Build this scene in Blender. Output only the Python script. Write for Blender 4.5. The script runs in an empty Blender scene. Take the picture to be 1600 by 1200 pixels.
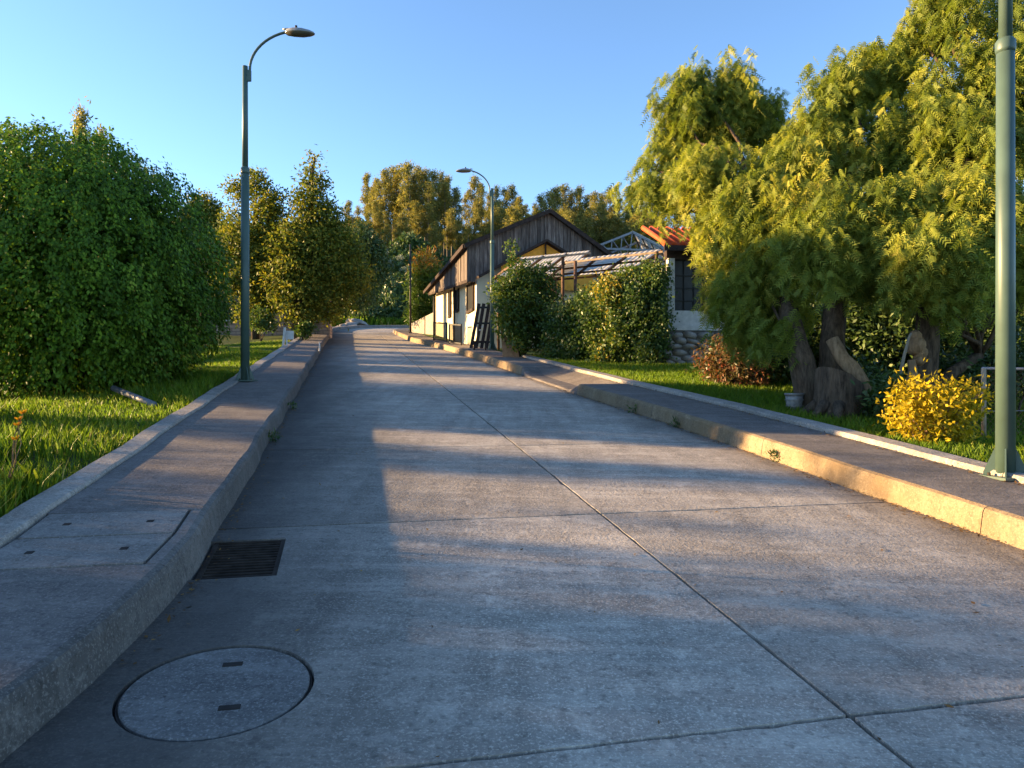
import bpy, math, random
import numpy as np
from mathutils import Vector, Matrix

# ------------------------------------------------------------------ camera, sky, sun, exposure
sc = bpy.context.scene
F = 1150.0; EYE = 1.6
cd = bpy.data.cameras.new('camera'); cam = bpy.data.objects.new('camera', cd)
sc.collection.objects.link(cam); sc.camera = cam
cam.location = (0, 0, EYE); cam.rotation_euler = (math.radians(90), 0, 0)
cd.sensor_fit = 'HORIZONTAL'; cd.sensor_width = 36; cd.lens = F / 1600 * 36
cd.clip_start = 0.05; cd.clip_end = 5000

SUN_EL = math.radians(10.2); SUN_AZ = math.radians(-82.0)       # azimuth from +Y, clockwise
w = bpy.data.worlds.new('World'); sc.world = w; w.use_nodes = True
wn = w.node_tree.nodes; wl = w.node_tree.links; wn.clear()
sky = wn.new('ShaderNodeTexSky'); sky.sky_type = 'NISHITA'; sky.sun_disc = False
sky.sun_elevation = SUN_EL; sky.sun_rotation = SUN_AZ % (2 * math.pi)
sky.air_density = 1.0; sky.dust_density = 0.45; sky.ozone_density = 2.5; sky.altitude = 2400
bg = wn.new('ShaderNodeBackground'); bg.inputs[1].default_value = 0.088
wo = wn.new('ShaderNodeOutputWorld'); hsv = wn.new('ShaderNodeHueSaturation'); hsv.inputs['Saturation'].default_value = 1.0; hsv.inputs['Value'].default_value = 1.0
wl.new(sky.outputs[0], hsv.inputs['Color']); wl.new(hsv.outputs[0], bg.inputs[0]); wl.new(bg.outputs[0], wo.inputs[0])

sl = bpy.data.lights.new('sun', 'SUN'); sl.energy = 5.0; sl.angle = math.radians(0.6); sl.color = (1.0, 0.66, 0.31)
so = bpy.data.objects.new('sun', sl); sc.collection.objects.link(so)
SUND = Vector((math.sin(SUN_AZ) * math.cos(SUN_EL), math.cos(SUN_AZ) * math.cos(SUN_EL), math.sin(SUN_EL)))
so.rotation_euler = SUND.to_track_quat('Z', 'Y').to_euler()
vs = sc.view_settings; vs.view_transform = 'Standard'; vs.look = 'None'; vs.exposure = 2.42; vs.gamma = 1
vs.use_curve_mapping = False

rng = np.random.default_rng(11); random.seed(11)

# ------------------------------------------------------------------ layout helpers
NX, NY = 0.9754, 0.2205          # across the road (to the right); along the road is (-NY, NX)
GR = 0.1014                      # gradient of the street
def at(u, v, d):                 # pixel of the photograph at a depth
    return Vector(((u - 800) / F * d, d, EYE + (600 - v) / F * d))
def xy(n, s): return (n * NX - s * NY, n * NY + s * NX)
def ns(x, y): return (x * NX + y * NY, -x * NY + y * NX)
def sstep(a, b, t):
    t = np.clip((t - a) / (b - a), 0, 1); return t * t * (3 - 2 * t)
def plane(s):
    s = np.asarray(s, float)
    return GR * np.clip(s, -60, 190)
def rp(n, s, z=0.0):
    x, y = xy(n, s); return (x, y, float(plane(s)) + z)
KL = ([-12, -6, -3, -1, 0.5, 1.8, 2.9, 3.6, 4.6, 31, 50], [-9.5, -5.6, -3.6, -2.5, -1.85, -1.4, -1.15, -0.98, -0.87, -0.87, -0.75])
KR = ([-12, 5, 10, 14, 24, 30, 36, 46, 50], [4.65, 4.65, 4.63, 4.38, 4.15, 3.75, 3.12, 3.0, 3.1])
def kl(s): return float(np.mean(np.interp(np.linspace(s - .8, s + .8, 9), *KL))) + 0.012 * math.sin(s * 1.9) + 0.008 * math.sin(s * 4.3)
def kr(s): return float(np.interp(s, *KR)) + 0.012 * math.sin(s * 1.7 + 1) + 0.008 * math.sin(s * 3.9)
def ground(n, s):
    n = np.asarray(n, float); s = np.asarray(s, float)
    L = np.interp(s, *KL); R = np.interp(s, *KR)
    left = 0.13 - 0.10 * sstep(0.3, 2.5, L - 1.25 - n)
    right = 0.19 + 0.0 * n
    off = np.where(n < (L + R) / 2, left, right)
    und = 0.05 * np.sin(n * 0.9 + s * 0.37) + 0.04 * np.sin(s * 1.1 - n * 0.5)
    far = sstep(0.6, 3.0, np.maximum(L - 1.3 - n, n - R - 1.3))
    bend = sstep(44, 48, s)
    off = (off + und * far) * (1 - bend) - 0.16 * bend
    hill = 0.24 * np.clip(s - 69, 0, 75) * sstep(-80, -28, n) + 0.05 * np.clip(s - 144, 0, 60) * sstep(-80, -28, n)
    hill = hill + sstep(70, 80, s) * (0.8 * np.sin(n * 0.13 + 1) + 0.5 * np.sin(s * 0.21))
    return plane(s) + off + hill
def gz(x, y):
    n, s = ns(x, y); return float(ground(n, s))
def onground(u, v, off=0.2):
    rx, rz = (u - 800) / F, (600 - v) / F
    t = (EYE - off) / (GR * (-rx * NY + NX) - rz)
    return rx * t, t

# ------------------------------------------------------------------ object helpers
COL = sc.collection
def mesh(name, v, f, mat, smooth=False, var=None):
    m = bpy.data.meshes.new(name)
    if isinstance(f, np.ndarray):
        v = np.asarray(v, np.float32); k = f.shape[1]
        m.vertices.add(len(v)); m.vertices.foreach_set('co', v.ravel())
        m.loops.add(f.size); m.loops.foreach_set('vertex_index', f.astype(np.int32).ravel())
        m.polygons.add(len(f)); m.polygons.foreach_set('loop_start', np.arange(0, f.size, k, dtype=np.int32))
        m.polygons.foreach_set('loop_total', np.full(len(f), k, np.int32))
        m.update(calc_edges=True); m.validate()
    else:
        m.from_pydata([tuple(p) for p in v], [], [tuple(q) for q in f]); m.update()
    if var is not None:
        a = m.attributes.new('var', 'FLOAT', 'FACE'); a.data.foreach_set('value', np.asarray(var, np.float32))
    if smooth: m.polygons.foreach_set('use_smooth', np.ones(len(m.polygons), bool))
    if mat: m.materials.append(mat)
    return m
def link(name, m, parent=None, loc=None):
    o = bpy.data.objects.new(name, m); COL.objects.link(o)
    if parent: o.parent = parent
    if loc is not None: o.location = loc
    return o
def tag(o, label=None, cat=None, group=None, kind=None):
    if label: o['label'] = label
    if cat: o['category'] = cat
    if group: o['group'] = group
    if kind: o['kind'] = kind
    return o
def thing(name, loc, label, cat, group=None, rz=0.0):
    o = bpy.data.objects.new(name, None); COL.objects.link(o); o.empty_display_size = 0.2
    o.location = loc; o.rotation_euler = (0, 0, rz)
    return tag(o, label, cat, group)
def copy_tree(o, parent=None):
    c = o.copy(); COL.objects.link(c); c.parent = parent
    for ch in list(o.children): copy_tree(ch, c)
    return c

class MB:
    def __init__(s): s.v = []; s.f = []
    def add(s, v, f):
        k = len(s.v); s.v += [tuple(p) for p in v]; s.f += [tuple(i + k for i in q) for q in f]; return s
    def hexa(s, p):               # 8 points: bottom 4 ccw, top 4 ccw
        return s.add(p, [(3, 2, 1, 0), (4, 5, 6, 7), (0, 1, 5, 4), (1, 2, 6, 5), (2, 3, 7, 6), (3, 0, 4, 7)])
    def box(s, c, d):
        x, y, z = c; a, b, h = d[0] / 2, d[1] / 2, d[2] / 2
        return s.hexa([(x - a, y - b, z - h), (x + a, y - b, z - h), (x + a, y + b, z - h), (x - a, y + b, z - h),
                       (x - a, y - b, z + h), (x + a, y - b, z + h), (x + a, y + b, z + h), (x - a, y + b, z + h)])
    def bar(s, a, b, wd, ht, up=(0, 0, 1)):
        a = Vector(a); b = Vector(b); d = (b - a).normalized(); up = Vector(up)
        sd = d.cross(up)
        if sd.length < 1e-4: sd = d.cross(Vector((1, 0, 0)))
        sd.normalize(); u = sd.cross(d); p = []
        for q in (a, b): p.append([q + sd * i * wd / 2 + u * j * ht / 2 for i, j in ((-1, -1), (1, -1), (1, 1), (-1, 1))])
        return s.add(p[0] + p[1], [(0, 1, 2, 3), (7, 6, 5, 4), (0, 4, 5, 1), (1, 5, 6, 2), (2, 6, 7, 3), (3, 7, 4, 0)])
    def tube(s, pts, rad, n=8, jit=0.0):
        pts = [Vector(p) for p in pts]; V = []; Fc = []
        if not hasattr(rad, '__len__'): rad = [rad] * len(pts)
        t0 = (pts[1] - pts[0]).normalized()
        u = t0.cross(Vector((0, 0, 1)))
        if u.length < 0.01: u = t0.cross(Vector((0, 1, 0)))
        u.normalize()
        for i, p in enumerate(pts):
            t = (pts[min(i + 1, len(pts) - 1)] - pts[max(i - 1, 0)]).normalized()
            u = (u - t * u.dot(t)).normalized(); b = t.cross(u)
            for k in range(n):
                a = 2 * math.pi * k / n; r = rad[i] * (1 + jit * (random.random() - 0.5))
                V.append(p + (u * math.cos(a) + b * math.sin(a)) * r)
        for i in range(len(pts) - 1):
            for k in range(n):
                k2 = (k + 1) % n; Fc.append((i * n + k, i * n + k2, i * n + n + k2, i * n + n + k))
        Fc.append(tuple(range(n - 1, -1, -1))); Fc.append(tuple(range((len(pts) - 1) * n, len(pts) * n)))
        return s.add(V, Fc)
    def mesh(s, name, mat, smooth=False): return mesh(name, s.v, s.f, mat, smooth)
    def obj(s, name, mat, parent=None, smooth=False, loc=None): return link(name, s.mesh(name, mat, smooth), parent, loc)

def lump(r, seed, nu=8, nv=5, rough=0.2):
    rd = random.Random(seed); V = [(0, 0, -r[2])]; Fc = []
    for j in range(1, nv):
        for i in range(nu):
            th = math.pi * j / nv; ph = 2 * math.pi * i / nu; k = 1 + rough * (rd.random() - 0.5) * 2
            V.append((r[0] * math.sin(th) * math.cos(ph) * k, r[1] * math.sin(th) * math.sin(ph) * k, -r[2] * math.cos(th) * k))
    V.append((0, 0, r[2])); top = len(V) - 1
    for i in range(nu):
        i2 = (i + 1) % nu
        Fc.append((0, 1 + i2, 1 + i)); Fc.append((top, 1 + (nv - 2) * nu + i, 1 + (nv - 2) * nu + i2))
        for j in range(nv - 2): Fc.append((1 + j * nu + i, 1 + j * nu + i2, 1 + (j + 1) * nu + i2, 1 + (j + 1) * nu + i))
    return V, Fc

# ------------------------------------------------------------------ materials
class NT:
    def __init__(s, name):
        s.m = bpy.data.materials.new(name); s.m.use_nodes = True; s.t = s.m.node_tree; s.t.nodes.clear()
        s.out = s.n('ShaderNodeOutputMaterial')
    def n(s, t, **k):
        x = s.t.nodes.new(t)
        for a, b in k.items(): setattr(x, a, b)
        return x
    def l(s, a, b): s.t.links.new(a, b)
    def pos(s): return s.n('ShaderNodeNewGeometry').outputs['Position']
    def noise(s, vec, scale, detail=4, rough=0.6, stretch=None):
        if stretch is not None:
            mp = s.n('ShaderNodeMapping'); mp.inputs['Scale'].default_value = stretch
            mp.inputs['Rotation'].default_value = (0, 0, -math.atan2(NY, NX)); s.l(vec, mp.inputs[0]); vec = mp.outputs[0]
        x = s.n('ShaderNodeTexNoise'); x.inputs['Scale'].default_value = scale
        x.inputs['Detail'].default_value = detail; x.inputs['Roughness'].default_value = rough
        s.l(vec, x.inputs['Vector']); return x.outputs['Fac']
    def ramp(s, fac, stops):
        r = s.n('ShaderNodeValToRGB'); e = r.color_ramp.elements
        while len(e) < len(stops): e.new(0.5)
        for q, (p, c) in zip(e, stops): q.position = p; q.color = (*c, 1) if len(c) == 3 else c
        s.l(fac, r.inputs[0]); return r.outputs[0]
    def val(s, fac, a, b, p0=0.0, p1=1.0):
        r = s.n('ShaderNodeMapRange'); r.inputs[1].default_value = p0; r.inputs[2].default_value = p1
        r.inputs[3].default_value = a; r.inputs[4].default_value = b; s.l(fac, r.inputs[0]); return r.outputs[0]
    def mix(s, fac, a, b, mode='MIX'):
        x = s.n('ShaderNodeMix', data_type='RGBA', blend_type=mode)
        for i, q in ((0, fac), (6, a), (7, b)):
            if hasattr(q, 'is_linked'): s.l(q, x.inputs[i])
            elif i == 0: x.inputs[0].default_value = q
            else: x.inputs[i].default_value = (*q, 1)
        return x.outputs[2]
    def math(s, op, a, b=0.0):
        x = s.n('ShaderNodeMath', operation=op)
        for i, q in ((0, a), (1, b)):
            if hasattr(q, 'is_linked'): s.l(q, x.inputs[i])
            else: x.inputs[i].default_value = q
        return x.outputs[0]
    def bsdf(s, col, rough=0.8, spec=0.3, metal=0.0, bump=None, bs=0.3, bd=0.01):
        p = s.n('ShaderNodeBsdfPrincipled')
        if hasattr(col, 'is_linked'): s.l(col, p.inputs['Base Color'])
        else: p.inputs['Base Color'].default_value = (*col, 1)
        if hasattr(rough, 'is_linked'): s.l(rough, p.inputs['Roughness'])
        else: p.inputs['Roughness'].default_value = rough
        p.inputs['Specular IOR Level'].default_value = spec; p.inputs['Metallic'].default_value = metal
        if bump is not None:
            b = s.n('ShaderNodeBump'); b.inputs['Strength'].default_value = bs; b.inputs['Distance'].default_value = bd
            s.l(bump, b.inputs['Height']); s.l(b.outputs[0], p.inputs['Normal'])
        s.l(p.outputs[0], s.out.inputs[0]); return p

def plain(name, c, rough=0.7, spec=0.3, metal=0.0, var=0.25, scale=9, bs=0.15):
    t = NT(name); tc = t.n('ShaderNodeTexCoord').outputs['Object']
    f = t.noise(tc, scale, 5); col = t.mix(t.val(f, 0, 1, 0.3, 0.7), tuple(x * (1 - var) for x in c), tuple(min(1, x * (1 + var)) for x in c))
    t.bsdf(col, rough, spec, metal, t.noise(tc, scale * 6, 3), bs, 0.004); return t.m

def concrete(name, lo, hi, gutter=None, broom=True, streak=0.5, warm=None):
    t = NT(name); p = t.pos()
    big = t.noise(p, 0.55, 5, 0.6); mid = t.noise(p, 3.1, 5, 0.65); fine = t.noise(p, 75, 3, 0.7); speck = t.noise(p, 30, 2, 0.6)
    col = t.mix(t.val(big, 0, 1, 0.32, 0.68), lo, hi)
    col = t.mix(t.val(mid, 0, 0.55, 0.40, 0.72), col, tuple(x * 0.62 for x in lo))
    drag = t.noise(p, 1.0, 5, 0.6, (4.5, 0.35, 1.0))                 # tyre wear along the street
    col = t.mix(t.val(drag, 0, streak, 0.45, 0.75), col, tuple(x * 0.6 for x in lo))
    sw = t.noise(p, 1.0, 6, 0.7, (1.2, 7.0, 1.0))                   # trowel and broom streaks across the slab
    col = t.mix(t.val(sw, 0, 0.55, 0.48, 0.72), col, tuple(min(1, x * 1.35) for x in hi))
    pale = t.noise(p, 5.5, 6, 0.75)
    col = t.mix(t.val(pale, 0, 0.8, 0.54, 0.76), col, tuple(min(1, x * 1.5) for x in hi))
    col = t.mix(t.val(fine, 0.0, 0.8, 0.52, 0.66), col, tuple(min(1, x * 1.45) for x in hi))
    col = t.mix(t.val(speck, 0, 0.55, 0.54, 0.72), col, tuple(x * 0.4 for x in lo))
    crum = t.noise(p, 13, 3, 0.6)
    col = t.mix(t.val(crum, 0, 0.6, 0.74, 0.79), col, (0.03, 0.028, 0.025))
    if warm: col = t.mix(t.val(t.noise(p, 1.3, 5), 0, 0.8, 0.42, 0.7), col, warm)
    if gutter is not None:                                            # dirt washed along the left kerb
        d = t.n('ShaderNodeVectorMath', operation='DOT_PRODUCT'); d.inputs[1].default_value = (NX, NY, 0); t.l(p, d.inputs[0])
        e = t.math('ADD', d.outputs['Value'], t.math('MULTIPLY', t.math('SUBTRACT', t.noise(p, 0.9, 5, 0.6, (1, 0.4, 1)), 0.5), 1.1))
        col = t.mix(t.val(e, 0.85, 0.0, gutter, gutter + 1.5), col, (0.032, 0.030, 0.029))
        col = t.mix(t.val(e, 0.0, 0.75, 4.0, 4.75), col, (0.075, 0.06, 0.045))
    oi = t.n('ShaderNodeObjectInfo').outputs['Random']
    hs = t.n('ShaderNodeHueSaturation'); t.l(col, hs.inputs['Color']); t.l(t.val(oi, 0.88, 1.1), hs.inputs['Value'])
    h = t.math('ADD', t.math('MULTIPLY', fine, 0.6), t.math('MULTIPLY', speck, 0.8))
    if broom:
        wv = t.noise(p, 1.0, 3, 0.7, (2.0, 75, 1)); h = t.math('ADD', h, t.math('MULTIPLY', wv, 1.0))
    t.bsdf(hs.outputs[0], 0.85, 0.25, 0, h, 0.8, 0.009); return t.m

def leafmat(name, stops, trans=0.35, rough=0.45, spec=0.35):
    t = NT(name); a = t.n('ShaderNodeAttribute', attribute_name='var').outputs['Fac']
    col = t.ramp(a, stops)
    p = t.bsdf(col, rough, spec); tr = t.n('ShaderNodeBsdfTranslucent')
    c2 = t.mix(1.0, col, (1.0, 1.0, 0.55), 'MULTIPLY'); t.l(c2, tr.inputs[0])
    mx = t.n('ShaderNodeMixShader'); mx.inputs[0].default_value = trans
    t.l(p.outputs[0], mx.inputs[1]); t.l(tr.outputs[0], mx.inputs[2]); t.l(mx.outputs[0], t.out.inputs[0]); return t.m

def barkmat(name, a, b, sc_=5):
    t = NT(name); tc = t.n('ShaderNodeTexCoord').outputs['Object']
    mp = t.n('ShaderNodeMapping'); mp.inputs['Scale'].default_value = (4, 4, 0.8); t.l(tc, mp.inputs[0])
    f = t.noise(mp.outputs[0], sc_, 6, 0.7)
    t.bsdf(t.ramp(f, [(0.3, a), (0.7, b)]), 0.9, 0.15, 0, f, 1.0, 0.03); return t.m

M = {}
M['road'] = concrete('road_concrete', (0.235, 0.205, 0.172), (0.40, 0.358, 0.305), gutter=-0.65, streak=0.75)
M['bed'] = plain('joint_dirt', (0.035, 0.03, 0.027), 0.95, 0.1)
M['walk'] = concrete('walk_concrete', (0.10, 0.087, 0.079), (0.175, 0.153, 0.138), streak=0.4)
M['kerbdark'] = concrete('dark_kerb', (0.07, 0.065, 0.06), (0.14, 0.128, 0.115), broom=False, streak=0.4)
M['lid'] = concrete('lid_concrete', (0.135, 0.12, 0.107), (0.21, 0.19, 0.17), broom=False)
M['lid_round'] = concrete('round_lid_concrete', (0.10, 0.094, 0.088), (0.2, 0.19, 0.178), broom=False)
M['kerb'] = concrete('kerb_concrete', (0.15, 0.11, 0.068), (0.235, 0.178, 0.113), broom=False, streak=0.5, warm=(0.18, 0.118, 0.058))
M['border'] = concrete('border_concrete', (0.2, 0.175, 0.15), (0.31, 0.28, 0.245), broom=False, streak=0.2)
M['iron'] = plain('rusty_iron', (0.035, 0.027, 0.022), 0.9, 0.1, 0.0, 0.5)
M['pole'] = plain('pole_paint', (0.055, 0.092, 0.078), 0.45, 0.4, 0, 0.15, 3, 0.03)
M['lampgrey'] = plain('lamp_housing', (0.20, 0.21, 0.22), 0.5, 0.4, 0, 0.1)
M['glass'] = plain('lamp_lens', (0.10, 0.085, 0.06), 0.15, 0.5, 0, 0.1)
M['cable'] = plain('black_fitting', (0.015, 0.015, 0.015), 0.6)
M['wood'] = None
M['void'] = plain('pit_dark', (0.006, 0.006, 0.006), 1.0, 0.0)
def ground_mat():
    t = NT('ground_soil'); p = t.pos(); a = t.noise(p, 0.35, 5); b = t.noise(p, 4, 5, 0.7)
    c = t.ramp(b, [(0.3, (0.02, 0.035, 0.008)), (0.55, (0.045, 0.075, 0.015)), (0.75, (0.085, 0.08, 0.03))])
    c = t.mix(t.val(a, 0, 0.8, 0.5, 0.7), c, (0.075, 0.06, 0.035))
    t.bsdf(c, 0.95, 0.1, 0, b, 0.8, 0.05); return t.m
M['ground'] = ground_mat()
def wood_mat():
    t = NT('weathered_boards'); tc = t.n('ShaderNodeTexCoord').outputs['Object']; r = t.n('ShaderNodeObjectInfo').outputs['Random']
    mp = t.n('ShaderNodeMapping'); mp.inputs['Scale'].default_value = (14, 14, 1.1); t.l(tc, mp.inputs[0])
    ad = t.n('ShaderNodeVectorMath', operation='ADD'); t.l(mp.outputs[0], ad.inputs[0])
    cb = t.n('ShaderNodeCombineXYZ'); t.l(t.math('MULTIPLY', r, 40), cb.inputs[2]); t.l(cb.outputs[0], ad.inputs[1])
    f = t.noise(ad.outputs[0], 1.6, 6, 0.7)
    c = t.ramp(f, [(0.25, (0.03, 0.022, 0.022)), (0.5, (0.11, 0.088, 0.078)), (0.75, (0.26, 0.22, 0.195))])
    hs = t.n('ShaderNodeHueSaturation'); t.l(c, hs.inputs['Color']); t.l(t.val(r, 0.6, 1.35), hs.inputs['Value'])
    t.bsdf(hs.outputs[0], 0.9, 0.15, 0, f, 0.6, 0.01); return t.m
M['wood'] = wood_mat()
M['darkwood'] = plain('dark_timber', (0.035, 0.025, 0.022), 0.85, 0.15, 0, 0.4)
M['roof'] = plain('old_roof_sheet', (0.09, 0.075, 0.065), 0.85, 0.15, 0, 0.4)
M['cream'] = plain('cream_render', (0.62, 0.54, 0.38), 0.9, 0.1, 0, 0.1, 2)
M['ochre'] = plain('ochre_board', (0.62, 0.29, 0.045), 0.85, 0.1, 0, 0.15)
M['dark'] = plain('dark_void', (0.012, 0.012, 0.014), 0.35, 0.4)
M['white'] = plain('white_paint', (0.5, 0.48, 0.45), 0.8, 0.2, 0, 0.15)
M['stone'] = plain('field_stone', (0.23, 0.21, 0.19), 0.9, 0.15, 0, 0.45, 5, 0.5)
M['mortar'] = plain('mortar', (0.12, 0.11, 0.1), 0.95, 0.1)
M['redroof'] = plain('red_tile', (0.5, 0.075, 0.02), 0.7, 0.2, 0, 0.25)
M['steel'] = plain('rusted_steel', (0.10, 0.055, 0.035), 0.75, 0.3, 0.2, 0.35)
M['galv'] = plain('galvanised', (0.2, 0.205, 0.22), 0.5, 0.4, 0.4, 0.2)
M['pipe'] = plain('grey_pipe', (0.11, 0.12, 0.14), 0.5, 0.4)
M['tin'] = plain('old_bucket', (0.2, 0.19, 0.18), 0.6, 0.4, 0.3, 0.35)
M['clay'] = plain('clay_pier', (0.36, 0.2, 0.11), 0.95, 0.1, 0, 0.25)
M['rust_wood'] = plain('fence_post_wood', (0.3, 0.23, 0.16), 0.9, 0.1, 0, 0.3)
M['bark'] = barkmat('pepper_bark', (0.022, 0.015, 0.010), (0.15, 0.105, 0.07))
M['bark_lit'] = barkmat('sunlit_tan_bark', (0.12, 0.07, 0.035), (0.34, 0.22, 0.12))  # tan bark with the orange of the low sun painted into the colour
M['bark_pale'] = barkmat('pale_bark', (0.10, 0.08, 0.06), (0.3, 0.26, 0.2), 3)
M['bark_dark'] = barkmat('dark_bark', (0.02, 0.016, 0.012), (0.09, 0.07, 0.05))
def sheet_mat():
    t = NT('corrugated_plastic'); d = t.n('ShaderNodeBsdfTranslucent'); d.inputs[0].default_value = (0.75, 0.72, 0.66, 1)
    p = t.bsdf(t.mix(t.noise(t.pos(), 2.5, 4), (0.62, 0.6, 0.57), (0.78, 0.77, 0.75)), 0.35, 0.4)
    mx = t.n('ShaderNodeMixShader'); mx.inputs[0].default_value = 0.55
    t.l(p.outputs[0], mx.inputs[1]); t.l(d.outputs[0], mx.inputs[2]); t.l(mx.outputs[0], t.out.inputs[0]); return t.m
M['sheet'] = sheet_mat()
def brick_mat():
    t = NT('grey_brick'); tc = t.n('ShaderNodeTexCoord').outputs['Object']
    mp = t.n('ShaderNodeMapping'); mp.inputs['Rotation'].default_value = (math.pi / 2, 0, 0); t.l(tc, mp.inputs[0])
    b = t.n('ShaderNodeTexBrick'); t.l(mp.outputs[0], b.inputs[0]); b.inputs['Scale'].default_value = 1.0
    b.inputs['Brick Width'].default_value = 0.42; b.inputs['Row Height'].default_value = 0.17; b.inputs['Mortar Size'].default_value = 0.012
    b.inputs['Color1'].default_value = (0.27, 0.2, 0.16, 1); b.inputs['Color2'].default_value = (0.34, 0.27, 0.22, 1); b.inputs['Mortar'].default_value = (0.12, 0.1, 0.09, 1)
    t.bsdf(b.outputs[0], 0.9, 0.1, 0, b.outputs['Fac'], -0.5, 0.01); return t.m
M['brick'] = brick_mat()

G = lambda *c: c
M['ficus'] = leafmat('ficus_leaf', [(0, G(0.03, 0.07, 0.006)), (0.5, G(0.08, 0.16, 0.01)), (0.85, G(0.17, 0.28, 0.018)), (1, G(0.24, 0.3, 0.03))], 0.3, 0.55, 0.2)
M['pepper'] = leafmat('pepper_leaf', [(0, G(0.075, 0.115, 0.018)), (0.45, G(0.17, 0.215, 0.03)), (0.8, G(0.32, 0.33, 0.05)), (1, G(0.46, 0.38, 0.09))], 0.45, 0.6, 0.2)
M['olive'] = leafmat('street_tree_leaf', [(0, G(0.045, 0.075, 0.014)), (0.5, G(0.12, 0.15, 0.02)), (1, G(0.32, 0.26, 0.03))], 0.4, 0.6, 0.2)
M['euc'] = leafmat('eucalyptus_leaf', [(0, G(0.085, 0.11, 0.035)), (0.5, G(0.21, 0.205, 0.055)), (1, G(0.42, 0.33, 0.085))], 0.4, 0.6, 0.2)
M['vine'] = leafmat('vine_leaf', [(0, G(0.03, 0.06, 0.012)), (0.6, G(0.065, 0.12, 0.02)), (0.9, G(0.15, 0.19, 0.025)), (1, G(0.34, 0.26, 0.03))], 0.4)
M['yellow'] = leafmat('golden_leaf', [(0, G(0.16, 0.14, 0.012)), (0.5, G(0.42, 0.32, 0.012)), (1, G(0.6, 0.44, 0.02))], 0.45, 0.6, 0.2)
M['red'] = leafmat('reddish_leaf', [(0, G(0.06, 0.07, 0.02)), (0.5, G(0.14, 0.09, 0.04)), (1, G(0.3, 0.07, 0.03))], 0.35)
M['bamboo'] = leafmat('bamboo_leaf', [(0, G(0.05, 0.10, 0.015)), (0.7, G(0.10, 0.16, 0.02)), (0.85, G(0.28, 0.16, 0.02)), (1, G(0.42, 0.15, 0.02))], 0.4)
M['bush'] = leafmat('bank_bush_leaf', [(0, G(0.025, 0.055, 0.016)), (0.6, G(0.06, 0.105, 0.025)), (1, G(0.13, 0.17, 0.05))], 0.3)
M['grass'] = leafmat('grass_blade', [(0, G(0.06, 0.13, 0.01)), (0.5, G(0.14, 0.23, 0.015)), (0.85, G(0.24, 0.29, 0.02)), (1, G(0.36, 0.3, 0.09))], 0.45, 0.5, 0.25)
M['dry'] = leafmat('dry_leaf', [(0, G(0.07, 0.04, 0.02)), (0.6, G(0.2, 0.11, 0.04)), (1, G(0.33, 0.2, 0.06))], 0.15, 0.8, 0.1)
M['petal'] = leafmat('orange_petal', [(0, G(0.75, 0.3, 0.01)), (1, G(0.85, 0.45, 0.02))], 0.35)
M['flower'] = leafmat('white_flower', [(0, G(0.2, 0.24, 0.16)), (1, G(0.4, 0.42, 0.36))], 0.3)

# ------------------------------------------------------------------ terrain
def make_ground():
    la = [420, 280, 190, 130, 95, 70, 52, 40, 31, 24, 19, 15, 12, 10, 8.4, 7.2, 6.2, 5.3, 4.6, 3.9, 3.3, 2.8, 2.3, 1.9, 1.55, 1.22]
    ss = list(np.concatenate([[-300, -200, -130, -90, -60, -40, -28, -20, -14], np.arange(-10, 80, 1.0), np.arange(80, 150, 4), [160, 175, 200, 240, 300, 400, 600, 900]]))
    rows = []; V = []
    for s in ss:
        L = float(np.interp(s, *KL)); R = float(np.interp(s, *KR)); bnd = s > 46.5
        row = [(L - a, 0) for a in la] + [(L - 1.1, 1), (L + 0.5, 1), ((L + R) / 2, 1), (R - 0.5, 1), (R + 1.1, 1)] + [(R + a, 0) for a in reversed(la)]
        rows.append(len(row))
        for n, dep in row:
            z = float(ground(n, s))
            if dep and not bnd: z = float(plane(s)) - 0.25
            x, y = xy(n, s); V.append((x, y, z))
    k = rows[0]; Fc = []
    for j in range(len(ss) - 1):
        for i in range(k - 1): Fc.append((j * k + i, j * k + i + 1, (j + 1) * k + i + 1, (j + 1) * k + i))
    tag(link('ground', mesh('ground', V, Fc, M['ground'], True)), kind='structure')
make_ground()

# ------------------------------------------------------------------ road of concrete slabs
MANH = (-0.52, 3.27, 0.37); GRATE = (-0.86, -0.40, 4.57, 5.29)
INN = [(3.0, 47.6), (3.02, 49), (3.3, 50.8), (4.4, 53.2), (7, 55.6), (12, 57.8), (26, 60.5)]
OUT = [(-0.78, 47.6), (-0.75, 50.5), (-0.45, 54), (0.9, 58.5), (3.2, 62), (6.5, 64.8), (26, 69)]
def grid_solid(cells, th=0.1, extra=None):
    """cells: list of quads of (n,s) ccw; top at 0, skirts down where an edge has no neighbour"""
    idx = {}; V = []; Fc = []; ed = {}
    def vid(p):
        k = (round(p[0], 4), round(p[1], 4))
        if k not in idx: idx[k] = len(V); V.append(rp(p[0], p[1]))
        return idx[k]
    for q in cells:
        f = tuple(vid(p) for p in q); Fc.append(f)
        for a, b in zip(f, f[1:] + f[:1]): ed[(a, b)] = 1
    low = {}
    def lo(i):
        if i not in low: low[i] = len(V); V.append((V[i][0], V[i][1], V[i][2] - th))
        return low[i]
    for (a, b) in list(ed):
        if (b, a) not in ed: Fc.append((b, a, lo(a), lo(b)))
    return V, Fc
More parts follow.
